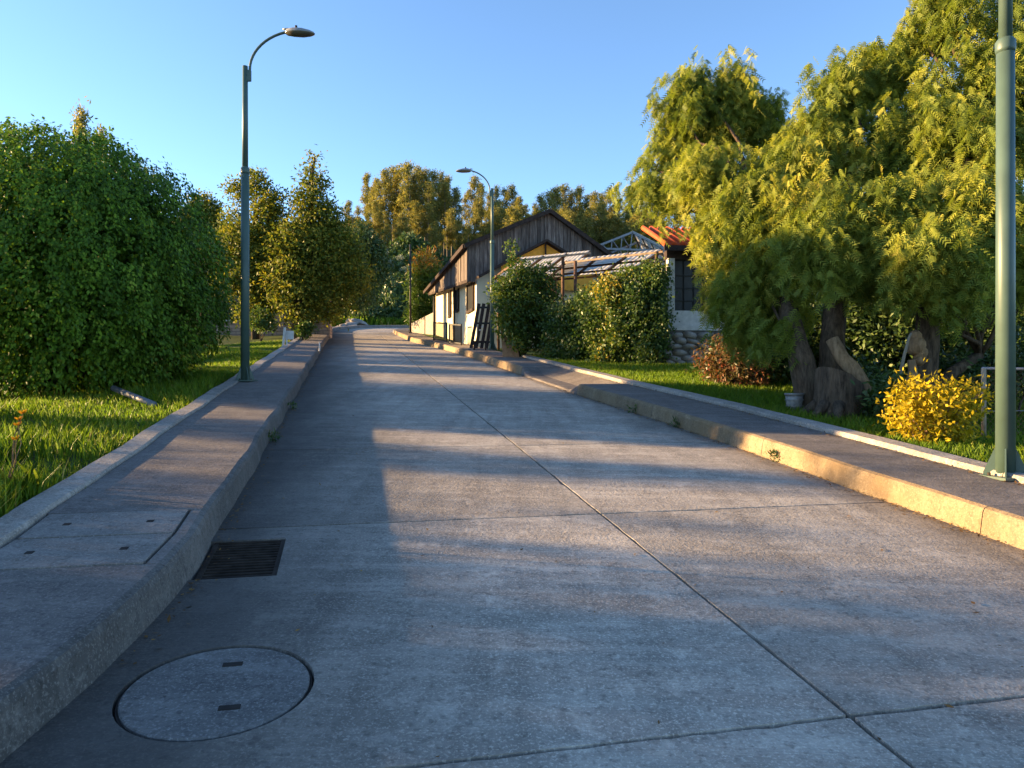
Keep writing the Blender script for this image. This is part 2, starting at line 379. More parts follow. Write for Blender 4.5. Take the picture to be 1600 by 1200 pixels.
def make_road():
    V = []; Fc = []
    ssr = np.arange(-10, 49, 1.0)
    for s in ssr: V += [rp(kl(s) - 0.5, s, -0.05), rp(kr(s) + 0.5, s, -0.05)]
    for i in range(len(ssr) - 1): Fc.append((2 * i, 2 * i + 1, 2 * i + 3, 2 * i + 2))
    bed = link('road', mesh('road', V, Fc, M['bed'])); tag(bed, kind='structure')
    J = [2.59 + 2.98 * k for k in range(-4, 16)]
    g = 0.011
    for k in range(len(J) - 1):
        s0, s1 = J[k] + g, J[k + 1] - g
        for side in (0, 1):
            off = 0.05 * math.sin(k * 2.1 + side * 1.7)
            c = 1.98; cells = []
            if k != 4 or side == 1:
                near = s0 < 20; st = 0.11 if near else 0.75; jt = 0.006 if near else 0.0
                na, nb = (kl, c - g) if side == 0 else (c + g, kr)
                ea = (lambda q: kl(q) - 0.1) if side == 0 else (lambda q: c + g)
                eb = (lambda q: c - g) if side == 0 else (lambda q: kr(q) + 0.1)
                J_ = lambda: random.uniform(-jt, jt * .5) - (0.018 * random.random() if near and random.random() < .06 else 0)
                nn_ = int((eb(s0) - ea(s0)) / st); mm = int((s1 - s0) / st); loop = []
                for i in range(nn_): loop.append((ea(s0) + (eb(s0) - ea(s0)) * i / nn_, s0 - J_()))
                for i in range(mm): q = s0 + (s1 - s0) * i / mm; loop.append((eb(q) + (J_() if side == 0 else 0), q))
                for i in range(nn_): loop.append((eb(s1) + (ea(s1) - eb(s1)) * i / nn_, s1 + J_()))
                for i in range(mm): q = s1 + (s0 - s1) * i / mm; loop.append((ea(q) - (J_() if side == 1 else 0), q))
                cells = [loop]
            elif side == 1:
                S = np.linspace(s0, s1, 4)
                for a, b in zip(S[:-1], S[1:]):
                    e0, e1 = kr(a) + 0.1, kr(b) + 0.1
                    cells.append([(c + g, a + (0 if a != s0 else 0)), (e0, a), (e1, b), (c + g, b)])
            elif k == 4:
                N = [-1.5, MANH[0] - 0.45, GRATE[0], GRATE[1], MANH[0] + 0.45, c - g]
                N = sorted(set(N)); S = [s0, MANH[1] - 0.45, MANH[1] + 0.45, GRATE[2], GRATE[3], s1]
                for i in range(len(N) - 1):
                    for j in range(len(S) - 1):
                        nm, sm = (N[i] + N[i + 1]) / 2, (S[j] + S[j + 1]) / 2
                        if GRATE[0] - 0.3 < nm < GRATE[1] and GRATE[2] < sm < GRATE[3]: continue
                        if abs(nm - MANH[0]) < 0.45 and abs(sm - MANH[1]) < 0.45: continue
                        cells.append([(N[i], S[j]), (N[i + 1], S[j]), (N[i + 1], S[j + 1]), (N[i], S[j + 1])])
                # ring of road between the square cell and the round cover
                n0, n1, q0, q1 = MANH[0] - 0.45, MANH[0] + 0.45, S[1], S[2]
                loop = [(x, q0) for x in N if n0 <= x < n1] + [(n1, q0)] + [(x, q1) for x in reversed(N) if n0 <= x <= n1]
                K = 48; per = []
                def sq(a):
                    dx, dy = math.cos(a), math.sin(a); m = 0.45 / max(abs(dx), abs(dy)); return (MANH[0] + dx * m, MANH[1] + dy * m)
                for i in range(K):
                    a0, a1 = 2 * math.pi * i / K - math.pi * 0.75, 2 * math.pi * (i + 1) / K - math.pi * 0.75
                    cr = lambda a: (MANH[0] + 0.39 * math.cos(a), MANH[1] + 0.39 * math.sin(a))
                    cells.append([cr(a0), sq(a0), sq(a1), cr(a1)])
            else:
                S = np.linspace(s0, s1, 4)
                for a, b in zip(S[:-1], S[1:]): cells.append([(kl(a) - 0.1, a), (c - g, a), (c - g, b), (kl(b) - 0.1, b)])
            v, f = grid_solid(cells, 0.06)
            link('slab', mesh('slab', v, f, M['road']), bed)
    # the bend beyond
    cells = []
    def dens(L): 
        t = np.linspace(0, len(L) - 1, 25); i = np.arange(len(L)); return list(zip(np.interp(t, i, [p[0] for p in L]), np.interp(t, i, [p[1] for p in L])))
    a, b = dens(INN), dens(OUT)
    for i in range(24): cells.append([(b[i][0] - .1, b[i][1]), (a[i][0] + .1, a[i][1]), (a[i + 1][0] + .1, a[i + 1][1] - .05), (b[i + 1][0] - .1, b[i + 1][1] + .05)])
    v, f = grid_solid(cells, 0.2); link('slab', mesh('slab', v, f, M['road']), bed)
make_road()

# ------------------------------------------------------------------ pavements and kerbs
def sweep(prof, pts, caps=True):
    """prof: [(a,z)], pts: function list of (n,s,dirsign); returns solid strip"""
    V = []; Fc = []; k = len(prof)
    for fn in pts:
        for a, z in prof: V.append(fn(a, z))
    for i in range(len(pts) - 1):
        for j in range(k - 1): Fc.append((i * k + j, i * k + j + 1, (i + 1) * k + j + 1, (i + 1) * k + j))
    if caps: Fc.append(tuple(range(k))); Fc.append(tuple(reversed(range((len(pts) - 1) * k, len(pts) * k))))
    return V, Fc
def strip(name, prof_at, side, s0, s1, mat, parent, step=0.4):
    m = max(2, int((s1 - s0) / step) + 1); P = []
    for s in np.linspace(s0 + 0.004, s1 - 0.004, m):
        kf = kl if side < 0 else kr
        P.append((lambda s=s, kf=kf: (lambda a, z: rp(kf(s) + side * a, s, z)))())
    prof = prof_at(s0, s1); v, f = sweep(prof, P)
    if side > 0: f = [tuple(reversed(q)) for q in f]
    o = link(name, mesh(name, v, f, mat), parent)
    if name == 'slab':                                   # the kerb face is cast with the slab but coloured darker on the left, tan on the right
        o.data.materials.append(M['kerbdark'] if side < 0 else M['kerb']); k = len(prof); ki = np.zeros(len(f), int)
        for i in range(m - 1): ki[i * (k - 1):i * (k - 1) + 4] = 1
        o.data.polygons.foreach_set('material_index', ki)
    return o
WALK = lambda h=0.2: [(0.0, -0.12), (0.0, 0.0), (0.025, h * 0.78), (0.04, h * 0.93), (0.075, h), (0.16, h + 0.002), (1.02, h + 0.006), (1.02, -0.12)]
KONLY = lambda h=0.2: [(0.0, -0.12), (0.0, 0.0), (0.025, h * 0.78), (0.04, h * 0.93), (0.075, h), (0.135, h + 0.002), (0.135, -0.12)]
BORD = lambda a0=1.03, w_=0.21, h=0.235: [(a0, -0.1), (a0, h - 0.02), (a0 + 0.015, h), (a0 + w_ - 0.02, h + 0.006), (a0 + w_, h - 0.015), (a0 + w_, -0.1)]
pl = tag(bpy.data.objects.new('pavement_left', None), kind='structure'); COL.objects.link(pl)
cuts = [-9, -6, -3, -0.2, 2.1, 4.28, 5.37, 7.9, 10.6, 13.4, 16.3, 19.2, 22.1, 25, 27.9, 30.8, 34, 37, 40, 43, 46.5]
for a, b in zip(cuts[:-1], cuts[1:]):
    strip('slab', lambda x, y: KONLY() if x == 4.28 else WALK(), -1, a, b, M['walk'], pl)
cutb = [-9, -4, 0, 3.0, 5.9, 8.9, 11.9, 14.9, 17.9, 20.9, 24, 27, 30, 33, 36, 39, 42, 46.5]
for a, b in zip(cutb[:-1], cutb[1:]): strip('border_stone', lambda x, y: BORD(), -1, a, b, M['border'], pl)
v, f = sweep([(0.14, 0.10), (1.02, 0.10)], [(lambda a, z, s=s: rp(kl(s) - a, s, z)) for s in (4.28, 4.8, 5.37)], False)
link('cover_bed', mesh('cover_bed', v, f, M['bed']), pl)

pr = tag(bpy.data.objects.new('pavement_right', None), kind='structure'); COL.objects.link(pr)
cuts = [-9, -5, -1.5, 1.6, 4.62, 7.6, 10.6, 13.7]
for a, b in zip(cuts[:-1], cuts[1:]): strip('slab', lambda x, y: WALK(0.21), 1, a, b, M['kerbwalk'] if 'kerbwalk' in M else M['walk'], pr)
def drop(s0, s1):      # lowered kerb at the driveway
    S = np.linspace(s0, s1, 14); P = []
    for s in S:
        e = min((s - s0) / 0.5, (s1 - s) / 0.5, 1.0); h = 0.21 - 0.17 * max(0, e)
        P.append((lambda s=s, h=h: (lambda a, z: rp(kr(s) + a, s, z * h / 0.21 if z > 0 and a < 0.5 else z)))())
    pf = [(0.0, -0.12), (0.0, 0.0), (0.03, 0.15), (0.05, 0.19), (0.09, 0.21), (0.45, 0.21), (1.0, 0.2), (1.02, 0.2), (1.02, -0.12)]
    v, f = sweep(pf, P); link('driveway_slab', mesh('driveway_slab', v, [tuple(reversed(q)) for q in f], M['walk']), pr)
drop(13.7, 18.0)
cuts = [18.0, 20.8, 23.6, 26.4, 29.3, 32, 35, 38, 41, 44, 47.6]
for a, b in zip(cuts[:-1], cuts[1:]): strip('slab', lambda x, y: WALK(0.21), 1, a, b, M['walk'], pr)
cutb = [-9, -4, 0, 3.0, 5.4, 8.4, 11.4, 14.4, 17.4, 20.4, 23.4]
for a, b in zip(cutb[:-1], cutb[1:]): strip('border_stone', lambda x, y: BORD(1.03, 0.24, 0.27), 1, a, b, M['border'], pr)
# kerbs round the bend
def bendkerb(L, sgn, wd, nm):
    t = np.linspace(0, len(L) - 1, 25); i = np.arange(len(L)); P = []
    pn = np.interp(t, i, [p[0] for p in L]); ps = np.interp(t, i, [p[1] for p in L])
    for q in range(25):
        a = max(0, q - 1); b = min(24, q + 1); d = np.array([pn[b] - pn[a], ps[b] - ps[a]]); d /= np.linalg.norm(d)
        o = np.array([d[1], -d[0]]) * sgn
        P.append((lambda n0=pn[q], s0=ps[q], o=o: (lambda a_, z: rp(n0 + o[0] * a_, s0 + o[1] * a_, z)))())
    pf = [(0, -0.2), (0, 0), (0.03, 0.16), (0.07, 0.2), (wd, 0.2), (wd, -0.2)]
    v, f = sweep(pf, P); 
    if sgn > 0: f = [tuple(reversed(q)) for q in f]
    link(nm, mesh(nm, v, f, M['walk']), pr if sgn > 0 else pl)
bendkerb(INN, 1, 1.0, 'kerb'); bendkerb(OUT, -1, 0.5, 'kerb')

# ------------------------------------------------------------------ covers and grate
def slot_disc():
    n0, s0, r = MANH; t = thing('manhole_cover', rp(n0, s0), 'round concrete manhole cover with two slots set in the road', 'manhole cover')
    inv = Vector(rp(n0, s0)); K = 56
    V = []; Fc = []
    ring = lambda rr, z: [Vector(rp(n0 + rr * math.cos(2 * math.pi * i / K), s0 + rr * math.sin(2 * math.pi * i / K), z)) - inv for i in range(K)]
    for rr, z in ((r, -0.06), (r, -0.006), (r - 0.006, -0.001)): V += ring(rr, z)
    for j in range(2):
        for i in range(K): Fc.append((j * K + i, j * K + (i + 1) % K, (j + 1) * K + (i + 1) % K, (j + 1) * K + i))
    Fc.append(tuple(range(2 * K, 3 * K))); link('lid', mesh('lid', V, Fc, M['lid_round']), t)
    for dn, ds in ((0.03, 0.20), (0.07, -0.17)):
        m = MB(); pts = []
        for z in (-0.03, 0.0025): pts += [Vector(rp(n0 + dn + a, s0 + ds + b, z)) - inv for a, b in ((-0.042, -0.016), (0.042, -0.016), (0.042, 0.016), (-0.042, 0.016))]
        m.hexa(pts); m.obj('lifting_slot', M['bed'], t)
    m = MB()                       # thin iron rim round the lid
    V = []; Fc = []
    for rr, z in ((r + 0.002, -0.05), (r + 0.002, -0.014), (r + 0.010, -0.014), (r + 0.010, -0.05)): V += ring(rr, z)
    for j in range(3):
        for i in range(K): Fc.append((j * K + i, (j + 1) * K + i, (j + 1) * K + (i + 1) % K, j * K + (i + 1) % K))
    link('rim', mesh('rim', V, Fc, M['bed']), t)
slot_disc()
for s0, s1, lab in ((4.285, 4.82, 'concrete inspection cover in the pavement, pair member with darker blotches beside the drain grate'), (4.83, 5.365, 'concrete inspection cover in the pavement, next to the plain paving up the street')):
    c = rp(kl((s0 + s1) / 2) - 0.58, (s0 + s1) / 2, 0.2); t = thing('inspection_cover', c, lab, 'cover', 'concrete covers in the pavement'); cv = Vector(c)
    m = MB(); P = []
    for z in (0.1, 0.2065): P += [Vector(rp(kl(s) - a, s, z)) - cv for a, s in ((1.0, s0 + .010), (0.155, s0 + .010), (0.155, s1 - .010), (1.0, s1 - .010))]
    m.hexa(P); m.obj('lid', M['lid'], t)
    for a in (0.34, 0.82):
        m = MB(); P = []; sm = (s0 + s1) / 2
        for z in (0.18, 0.2095): P += [Vector(rp(kl(sm) - a + x, sm + y, z)) - cv for x, y in ((-.02, -.022), (.02, -.022), (.02, .022), (-.02, .022))]
        m.hexa(P); m.obj('lifting_slot', M['bed'], t)
def grate():
    n0, n1, s0, s1 = GRATE; c = Vector(rp((n0 + n1) / 2, (s0 + s1) / 2)); t = thing('drain_grate', c, 'rusty iron storm drain grate with parallel bars beside the kerb', 'drain grate')
    def b(name, na, nb, sa, sb, z0, z1, mat):
        m = MB(); P = []
        for z in (z0, z1): P += [Vector(rp(a, s, z)) - c for a, s in ((na, sa), (nb, sa), (nb, sb), (na, sb))]
        m.hexa(P); return m.obj(name, mat, t)
    b('pit', n0, n1, s0, s1, -0.3, -0.2, M['void'])
    for q in ((n0, n0 + .03, s0, s1), (n1 - .03, n1, s0, s1), (n0, n1, s0, s0 + .022), (n0, n1, s1 - .022, s1)): b('frame', *q, -0.2, -0.008 - 0.001 * random.random(), M['iron'])
    K = 13
    for i in range(K):
        s = s0 + .03 + (s1 - s0 - .06) * (i + .5) / K; b('bar', n0 + .03, n1 - .03, s - .0075, s + .0075, -0.05, -0.012, M['iron'])
grate()

# ------------------------------------------------------------------ street lamps
def make_lamp():
    t = thing('street_lamp', (0, 0, 0), 'x', 'street lamp', 'green steel street lamps')
    MB().box((0, 0, 0.012), (0.34, 0.34, 0.024)).obj('base_plate', M['pole'], t)
    for k in range(4):
        a = math.pi / 4 + k * math.pi / 2; c, s = math.cos(a), math.sin(a); p = []
        for o in (-0.006, 0.006):
            p.append([(0.07 * c - s * o, 0.07 * s + c * o, 0.022), (0.17 * c - s * o, 0.17 * s + c * o, 0.022), (0.168 * c - s * o, 0.168 * s + c * o, 0.05), (0.08 * c - s * o, 0.08 * s + c * o, 0.27)])
        MB().add(p[0] + p[1], [(3, 2, 1, 0), (4, 5, 6, 7), (0, 1, 5, 4), (1, 2, 6, 5), (2, 3, 7, 6), (3, 0, 4, 7)]).obj('gusset', M['pole'], t)
        MB().tube([(0.14 * math.cos(a + .5), 0.14 * math.sin(a + .5), 0.02), (0.14 * math.cos(a + .5), 0.14 * math.sin(a + .5), 0.05)], 0.014, 6).obj('bolt', M['iron'], t)
    MB().tube([(0, 0, 0.02), (0, 0, 3.84)], [0.079, 0.072], 20).obj('lower_pole', M['pole'], t, True)
    MB().tube([(0, 0, 3.80), (0, 0, 3.83), (0, 0, 3.90), (0, 0, 3.93)], [0.073, 0.081, 0.081, 0.06], 20).obj('collar', M['pole'], t, True)
    MB().tube([(0, 0, 3.9), (0, 0, 5.78)], [0.054, 0.048], 18).obj('upper_pole', M['pole'], t, True)
    pts = [(0.09, 0, 5.5), (0.09, 0, 5.7)]
    for i in range(1, 13):
        a = math.pi * (1 - i / 12 * 0.47); pts.append((0.09 + 0.86 * (1 + math.cos(a)), 0, 5.72 + 0.66 * math.sin(a)))
    MB().tube(pts, 0.024, 10).obj('arm', M['pole'], t, True)
    MB().box((0.075, 0, 5.6), (0.07, 0.05, 0.2)).obj('bracket', M['pole'], t)
    # cobra head
    e = Vector(pts[-1]); V = []; Fc = []; prof = [(-0.10, 0.03, 0.03), (-0.06, 0.075, 0.065), (0.06, 0.10, 0.085), (0.22, 0.11, 0.082), (0.36, 0.085, 0.055), (0.43, 0.045, 0.03), (0.45, 0.01, 0.01)]
    def shell(z0sgn):
        V = []; Fc = []; K = 12
        for x, wd, h in prof:
            for i in range(K + 1):
                a = math.pi * i / K; V.append((e.x + x, wd * math.cos(a), e.z - 0.02 - 0.10 * max(0, x) + z0sgn * h * math.sin(a) * (1 if z0sgn > 0 else 0.8)))
        for j in range(len(prof) - 1):
            for i in range(K):
                q = (j * 13 + i, j * 13 + i + 1, (j + 1) * 13 + i + 1, (j + 1) * 13 + i); Fc.append(q if z0sgn < 0 else q[::-1])
        return V, Fc
    hd = link('lamp_head', mesh('lamp_head', *shell(1), M['lampgrey'], True), t)
    link('lens', mesh('lens', *shell(-1), M['glass'], True), hd)
    MB().tube([(e.x + 0.1, 0, e.z + 0.03), (e.x + 0.1, 0, e.z + 0.10)], [0.026, 0.022], 10).obj('photocell', M['cable'], hd, True)
    MB().tube([(e.x - 0.15, 0, e.z + 0.045), (e.x - 0.05, 0, e.z + 0.05)], 0.018, 8).obj('hinge', M['lampgrey'], hd, True)
    return t
lamp0 = make_lamp()
def put_lamp(o, u, v, d, rz, lab):
    p = at(u, v, d); n, s = ns(p.x, p.y); o.location = (p.x, p.y, float(plane(s)) + 0.205); o.rotation_euler = (0, 0, rz); o['label'] = lab
put_lamp(lamp0, 383, 598, 13.5, -0.1, 'tall green street lamp with curved arm standing on pavement near round ficus tree')
l2 = copy_tree(lamp0); put_lamp(l2, 769, 550, 26.4, math.pi + 0.25, 'street lamp in front of the cream house with dark board gable')
l3 = copy_tree(lamp0); put_lamp(l3, 1571, 748, 6.58, math.pi + 0.2, 'thick green lamp post standing beside the golden shrub, head out of sight above')

# ------------------------------------------------------------------ foliage generators
def unit(v): return v / np.maximum(np.linalg.norm(v, axis=-1, keepdims=True), 1e-6)
def leaves(P, D, Nn, ln, wd, var, fold=0.0):
    """diamond leaves: base P, direction D, normal-ish Nn"""
    n = len(P); D = unit(D); S = unit(np.cross(D, Nn)); ln = np.broadcast_to(ln, n)[:, None]; wd = np.broadcast_to(wd, n)[:, None]
    mid = P + D * ln * 0.42
    V = np.stack([P, mid + S * wd / 2, P + D * ln, mid - S * wd / 2], 1).reshape(-1, 3)
    return V, np.arange(4 * n).reshape(n, 4), var
def rsph(n): return unit(rng.normal(size=(n, 3)))
def clumped(blobs, nclump, per, sig, shell=(0.55, 1.0), squash=1.0, bottom=-1.0):
    """blobs (x,y,z,r[,rz]) -> leaf points, outward dirs, clump random"""
    B = np.array([(b[0], b[1], b[2], b[3], b[4] if len(b) > 4 else b[3]) for b in blobs], float)
    wgt = B[:, 3] * B[:, 4]; bi = rng.choice(len(B), nclump, p=wgt / wgt.sum())
    d = rsph(nclump); d[:, 2] = np.where(d[:, 2] < bottom, -d[:, 2], d[:, 2])
    r = rng.uniform(shell[0] ** 3, shell[1] ** 3, nclump) ** (1 / 3)
    C = B[bi, :3] + d * r[:, None] * B[bi][:, [3, 3, 4]]
    cr = rng.random(nclump)
    k = np.repeat(np.arange(nclump), per)
    P = C[k] + rng.normal(size=(len(k), 3)) * (sig * np.array([1, 1, squash]))
    return P, d[k], cr[k]
def leaf_cloud(blobs, nclump, per, sig, ln, wd, droop=0.4, shell=(0.55, 1.0), squash=1.0, vb=0.5, bottom=-1.0):
    P, d, cr = clumped(blobs, nclump, per, sig, shell, squash, bottom); n = len(P)
    D = unit(rsph(n) + d * 0.5 + np.array([0, 0, -droop])); Nn = unit(rsph(n) + d * 0.8 + np.array([0, 0, 0.5]))
    var = np.clip(vb * cr + (1 - vb) * rng.random(n), 0, 1)
    return leaves(P, D, Nn, ln * rng.uniform(0.7, 1.3, n), wd * rng.uniform(0.7, 1.3, n), var)
def join(parts):
    V = []; Fc = []; R = []; k = 0
    for v, f, r in parts: V.append(v); Fc.append(f + k); R.append(r); k += len(v)
    return np.concatenate(V), np.concatenate(Fc), np.concatenate(R)
def crown(name, parts, mat, parent):
    v, f, r = join(parts); o = parent.location
    return link(name, mesh(name, v - np.array(o), f, mat, False, r), parent)
def limb(a, b, r0, r1, sag=0.0, k=6, wob=0.08):
    a, b = Vector(a), Vector(b); L = (b - a).length; pts = []
    for i in range(k + 1):
        t = i / k; p = a.lerp(b, t); p.z += sag * math.sin(math.pi * t) * L
        if 0 < i < k: p += Vector((random.uniform(-1, 1), random.uniform(-1, 1), random.uniform(-.5, .5))) * wob * L * 0.3
        pts.append(p)
    return pts, [r0 + (r1 - r0) * i / k for i in range(k + 1)]
def wood(name, limbs, mat, parent, n=9, jit=0.15):
    m = MB(); o = Vector(parent.location)
    for pts, rad in limbs: m.tube([Vector(p) - o for p in pts], rad, n, jit)
    return m.obj(name, mat, parent, True)
def pb(u, v, rpx, d, rzf=1.0):
    p = at(u, v, d); r = rpx / F * d; return (p.x, p.y, p.z, r, r * rzf)

# ------------------------------------------------------------------ round ficus on the left
def ficus():
    cx, cy = -8.05, 13.2; base = (cx, cy, gz(cx, cy)); t = thing('ficus_tree', base, 'big round dark green ficus tree on the left lawn', 'tree')
    n = 4300; d = rsph(n * 2); d = d[d[:, 2] > -0.93][:n]; n = len(d)
    up = np.where(d[:, 2:3] > 0, 2.42, 1.98)
    rad = np.concatenate([np.full((n, 2), 2.62), up], 1)
    ang = np.arctan2(d[:, 1], d[:, 0])
    k = 1 + 0.02 * np.sin(ang * 5 + d[:, 2] * 4) + 0.03 * np.sin(ang * 13 + d[:, 2] * 11) + 0.02 * np.sin(ang * 9 - d[:, 2] * 7) + rng.normal(0, 0.03, n)
    k *= np.where(rng.random(n) < 0.35, rng.uniform(0.72, 0.95, n), 1)
    C = np.array([cx, cy, base[2] + 2.05]) + d * rad * k[:, None]
    cr = rng.random(n); parts = []
    # drooping sprigs: leaves strung along a hanging twig
    per = 28; i = np.repeat(np.arange(n), per); tt = np.tile(np.linspace(0, 1, per), n)
    out = unit(d * np.array([1, 1, 0.3]))
    P = C[i] + out[i] * (0.16 * tt - 0.02)[:, None] + np.array([0, 0, -1]) * (0.36 * tt ** 1.5)[:, None] + rng.normal(0, 0.055, (n * per, 3))
    D = unit(rsph(n * per) * 0.7 + out[i] * 0.5 + np.array([0, 0, -0.9])); Nn = unit(out[i] + rsph(n * per) * 0.7 + np.array([0, 0, .5]))
    yel = (rng.random(n) < 0.06)[i] * 0.3
    parts.append(leaves(P, D, Nn, 0.072 * rng.uniform(.7, 1.3, n * per), 0.042 * rng.uniform(.7, 1.3, n * per), np.clip(0.45 * cr[i] + 0.45 * rng.random(n * per) + yel, 0, 1)))
    parts.append(leaf_cloud([(cx, cy, base[2] + 2.1, 2.4, 2.1)], 1800, 14, 0.13, 0.13, 0.08, shell=(0.5, 0.88), bottom=-0.75))
    crown('crown', parts, M['ficus'], t)
    L = []
    for a, rr, h in ((0, 0.0, 2.4), (1.2, .5, 2.6), (2.6, .5, 2.3), (3.9, .55, 2.5), (5.2, .45, 2.7)):
        L.append(limb((cx + .12 * math.cos(a), cy + .12 * math.sin(a), base[2] - .1), (cx + rr * 2 * math.cos(a), cy + rr * 2 * math.sin(a), base[2] + h), .13, .05))
    wood('trunk', L, M['bark_dark'], t)
ficus()

# ------------------------------------------------------------------ weeping pepper trees on the right
def sprays(A, ln, nfr, out, cr, leaflets=5):
    """hanging twigs from anchors A; each twig carries fronds of paired leaflets"""
    n = len(A); i = np.repeat(np.arange(n), nfr); t = np.tile((np.arange(nfr) + .5) / nfr, n) + rng.normal(0, .02, n * nfr)
    o2 = unit(out * np.array([1, 1, 0.15]) + 1e-3)
    Q = A[i] + o2[i] * (ln[i] * 0.35 * np.sqrt(np.clip(t, 0, 1)))[:, None] + np.array([0, 0, -1]) * (ln[i] * t ** 1.35)[:, None] + rng.normal(0, .03, (n * nfr, 3))
    h = rsph(n * nfr); h[:, 2] = 0; h = unit(h); D = unit(h * 0.7 + o2[i] * 0.25 + np.array([0, 0, -0.95])); fl = rng.uniform(.12, .28, n * nfr)
    S = unit(np.cross(D, rsph(n * nfr)))
    k = np.repeat(np.arange(len(Q)), leaflets * 2); u = np.tile(np.repeat((np.arange(leaflets) + .6) / leaflets, 2), len(Q)); sg = np.tile([1., -1.], len(Q) * leaflets)
    B = Q[k] + D[k] * (fl[k] * u)[:, None]
    LD = unit(S[k] * sg[:, None] + D[k] * 0.8 + np.array([0, 0, -.15]))
    W = unit(np.cross(LD, np.cross(D[k], S[k]))) ; L = (0.08 * rng.uniform(.8, 1.2, len(k)))[:, None]; wd = 0.011
    tip = B + LD * L; V = np.stack([B - W * wd, B + W * wd, tip], 1).reshape(-1, 3)
    var = np.clip(.45 * cr[i][k] + .35 * rng.random(len(Q))[k] + .2 * rng.random(len(k)), 0, 1)
    return V, np.arange(3 * len(k)).reshape(-1, 3), var
def pepper(label, base, blobs, ntw, trunks, burl=None):
    t = thing('pepper_tree', base, label, 'tree', 'pepper trees on the right lawn')
    B = np.array(blobs); wgt = B[:, 3] ** 2; bi = rng.choice(len(B), ntw, p=wgt / wgt.sum()); d = rsph(ntw)
    d[:, 2] = np.where(d[:, 2] < -0.35, -d[:, 2], d[:, 2]); r = rng.uniform(.5, 1.08, ntw)
    A = B[bi, :3] + d * (B[bi, 3] * r)[:, None]; A[:, 2] += 0.25
    # twigs grow in tufts
    nt = ntw // 17; T = A[:nt]; td = d[:nt]; tb = bi[:nt]; k = rng.integers(0, nt, ntw); A = T[k] + rng.normal(0, .17, (ntw, 3)); d = unit(td[k] + rsph(ntw) * .7)
    cr = rng.random(nt)[k]; ln = rng.uniform(.25, .85, ntw) * np.clip(B[tb[k], 3] / .6, .6, 1.2)
    crown('crown', [sprays(A, ln, 11, d, cr)], M['pepper'], t)
    L = [(list(map(Vector, p)), r_) for p, r_ in trunks]
    wood('trunk', L, M['bark'], t, 12, 0.22)
    br = []
    for b in B:
        j = min(range(len(L)), key=lambda q: (L[q][0][-1] - Vector(b[:3])).length); src = L[j][0][-1]
        br.append(limb(src, (b[0], b[1], b[2] + b[3] * .3), L[j][1][-1] * .55, .018, 0.06, 7, .16))
    for q in range(0, nt, 3):
        b = B[tb[q]]; br.append(limb((b[0], b[1], b[2] + b[3] * .3), T[q], .016, .005, .08, 3, .1))
    wood('branch', br, M['bark'], t, 6, .1)
    return t
def trk(pix, d, rad):
    return ([at(u, v, d + dd) for u, v, dd in pix], rad)
pa = onground(1262, 645, .2); pc = onground(1425, 622, .2)
def bl(lst, d0): return [pb(u, v, r, d0 + dd) for u, v, r, dd in lst]
A_bl = bl([(1112, 165, 55, 1.8), (1085, 235, 55, 1.9), (1150, 215, 58, 2.2), (1065, 180, 30, 1.6), (1008, 310, 28, 1.6), (1030, 325, 28, 1.2), (1018, 270, 18, 1.8), (1112, 315, 48, 1), (1165, 300, 62, 1), (1150, 395, 42, .4), (1185, 380, 62, .2), (1155, 470, 36, .0), (1150, 525, 30, -.3), (1195, 470, 55, -.4), (1225, 545, 26, -.8), (1200, 245, 26, 2.4), (1235, 335, 42, 1.2)], 11.6)
A_bl = [pb(800 + b[0] / b[1] * F, 600 - (b[2] - EYE) / b[1] * F, b[3] / b[1] * F * .84, b[1] + 1.9 * float(np.clip((1265 - (800 + b[0] / b[1] * F)) / 120, 0, 1))) for b in A_bl]   # the left half spreads back towards the house
B_bl = bl([(1285, 200, 42, 1.6), (1320, 160, 40, 1.9), (1350, 125, 36, 2.2), (1260, 275, 56, 1.2), (1330, 255, 60, 1.2), (1395, 250, 56, 1.4), (1285, 360, 66, .2), (1360, 365, 66, -.2), (1255, 420, 46, -.6), (1320, 425, 48, -.6), (1385, 435, 46, -.6), (1262, 215, 20, 2.0)], 11.6)
B_bl = [(b[0], b[1], b[2], b[3] * .86, b[4] * .86) for b in B_bl]
C_bl = bl([(1415, 145, 42, 2.0), (1450, 80, 56, 1.8), (1500, 30, 55, 1.6), (1560, 45, 62, 1.4), (1420, 90, 34, 2.2), (1480, 150, 62, 1.2), (1550, 150, 70, .8), (1620, 110, 66, .8), (1440, 235, 60, 1), (1510, 250, 70, .4), (1590, 260, 70, .3), (1450, 330, 66, 0), (1530, 350, 70, -.4), (1600, 380, 70, -.4), (1430, 420, 56, -.6), (1490, 425, 52, -.9), (1560, 440, 56, -.8), (1465, 465, 36, -1.0), (1640, 450, 60, -.5), (1680, 200, 70, .5), (1690, 350, 70, 0)], 11.2)
C_bl = [(b[0], b[1], b[2], b[3] * .88, b[4] * .88) for b in C_bl]
bz = lambda p: (p[0], p[1], gz(*p))
pepper('pepper tree whose sunlit weeping crown hides the stone house window', bz((pa[0] - .05, pa[1] + .25)), A_bl + bl([(1150, 350, 42, .6), (1200, 330, 40, .2), (1215, 420, 40, 0), (1170, 440, 36, .5), (1110, 290, 36, 1.2), (1102, 372, 24, 1.4)], 12.3), 2700,
       [trk([(1268, 668, .3), (1262, 610, .3), (1252, 560, .3), (1245, 535, .4), (1225, 460, 1.2), (1190, 380, 2.6)], 10.9, [.27, .20, .18, .17, .14, .09])])
pepper('pepper tree with upright dark trunk behind the sawn stump', bz((at(1302, 640, 11.5).x, 11.5)), B_bl, 1350,
       [trk([(1300, 660, 0), (1300, 600, 0), (1300, 540, 0), (1305, 480, .1), (1320, 380, .4)], 11.5, [.27, .2, .19, .16, .1])])
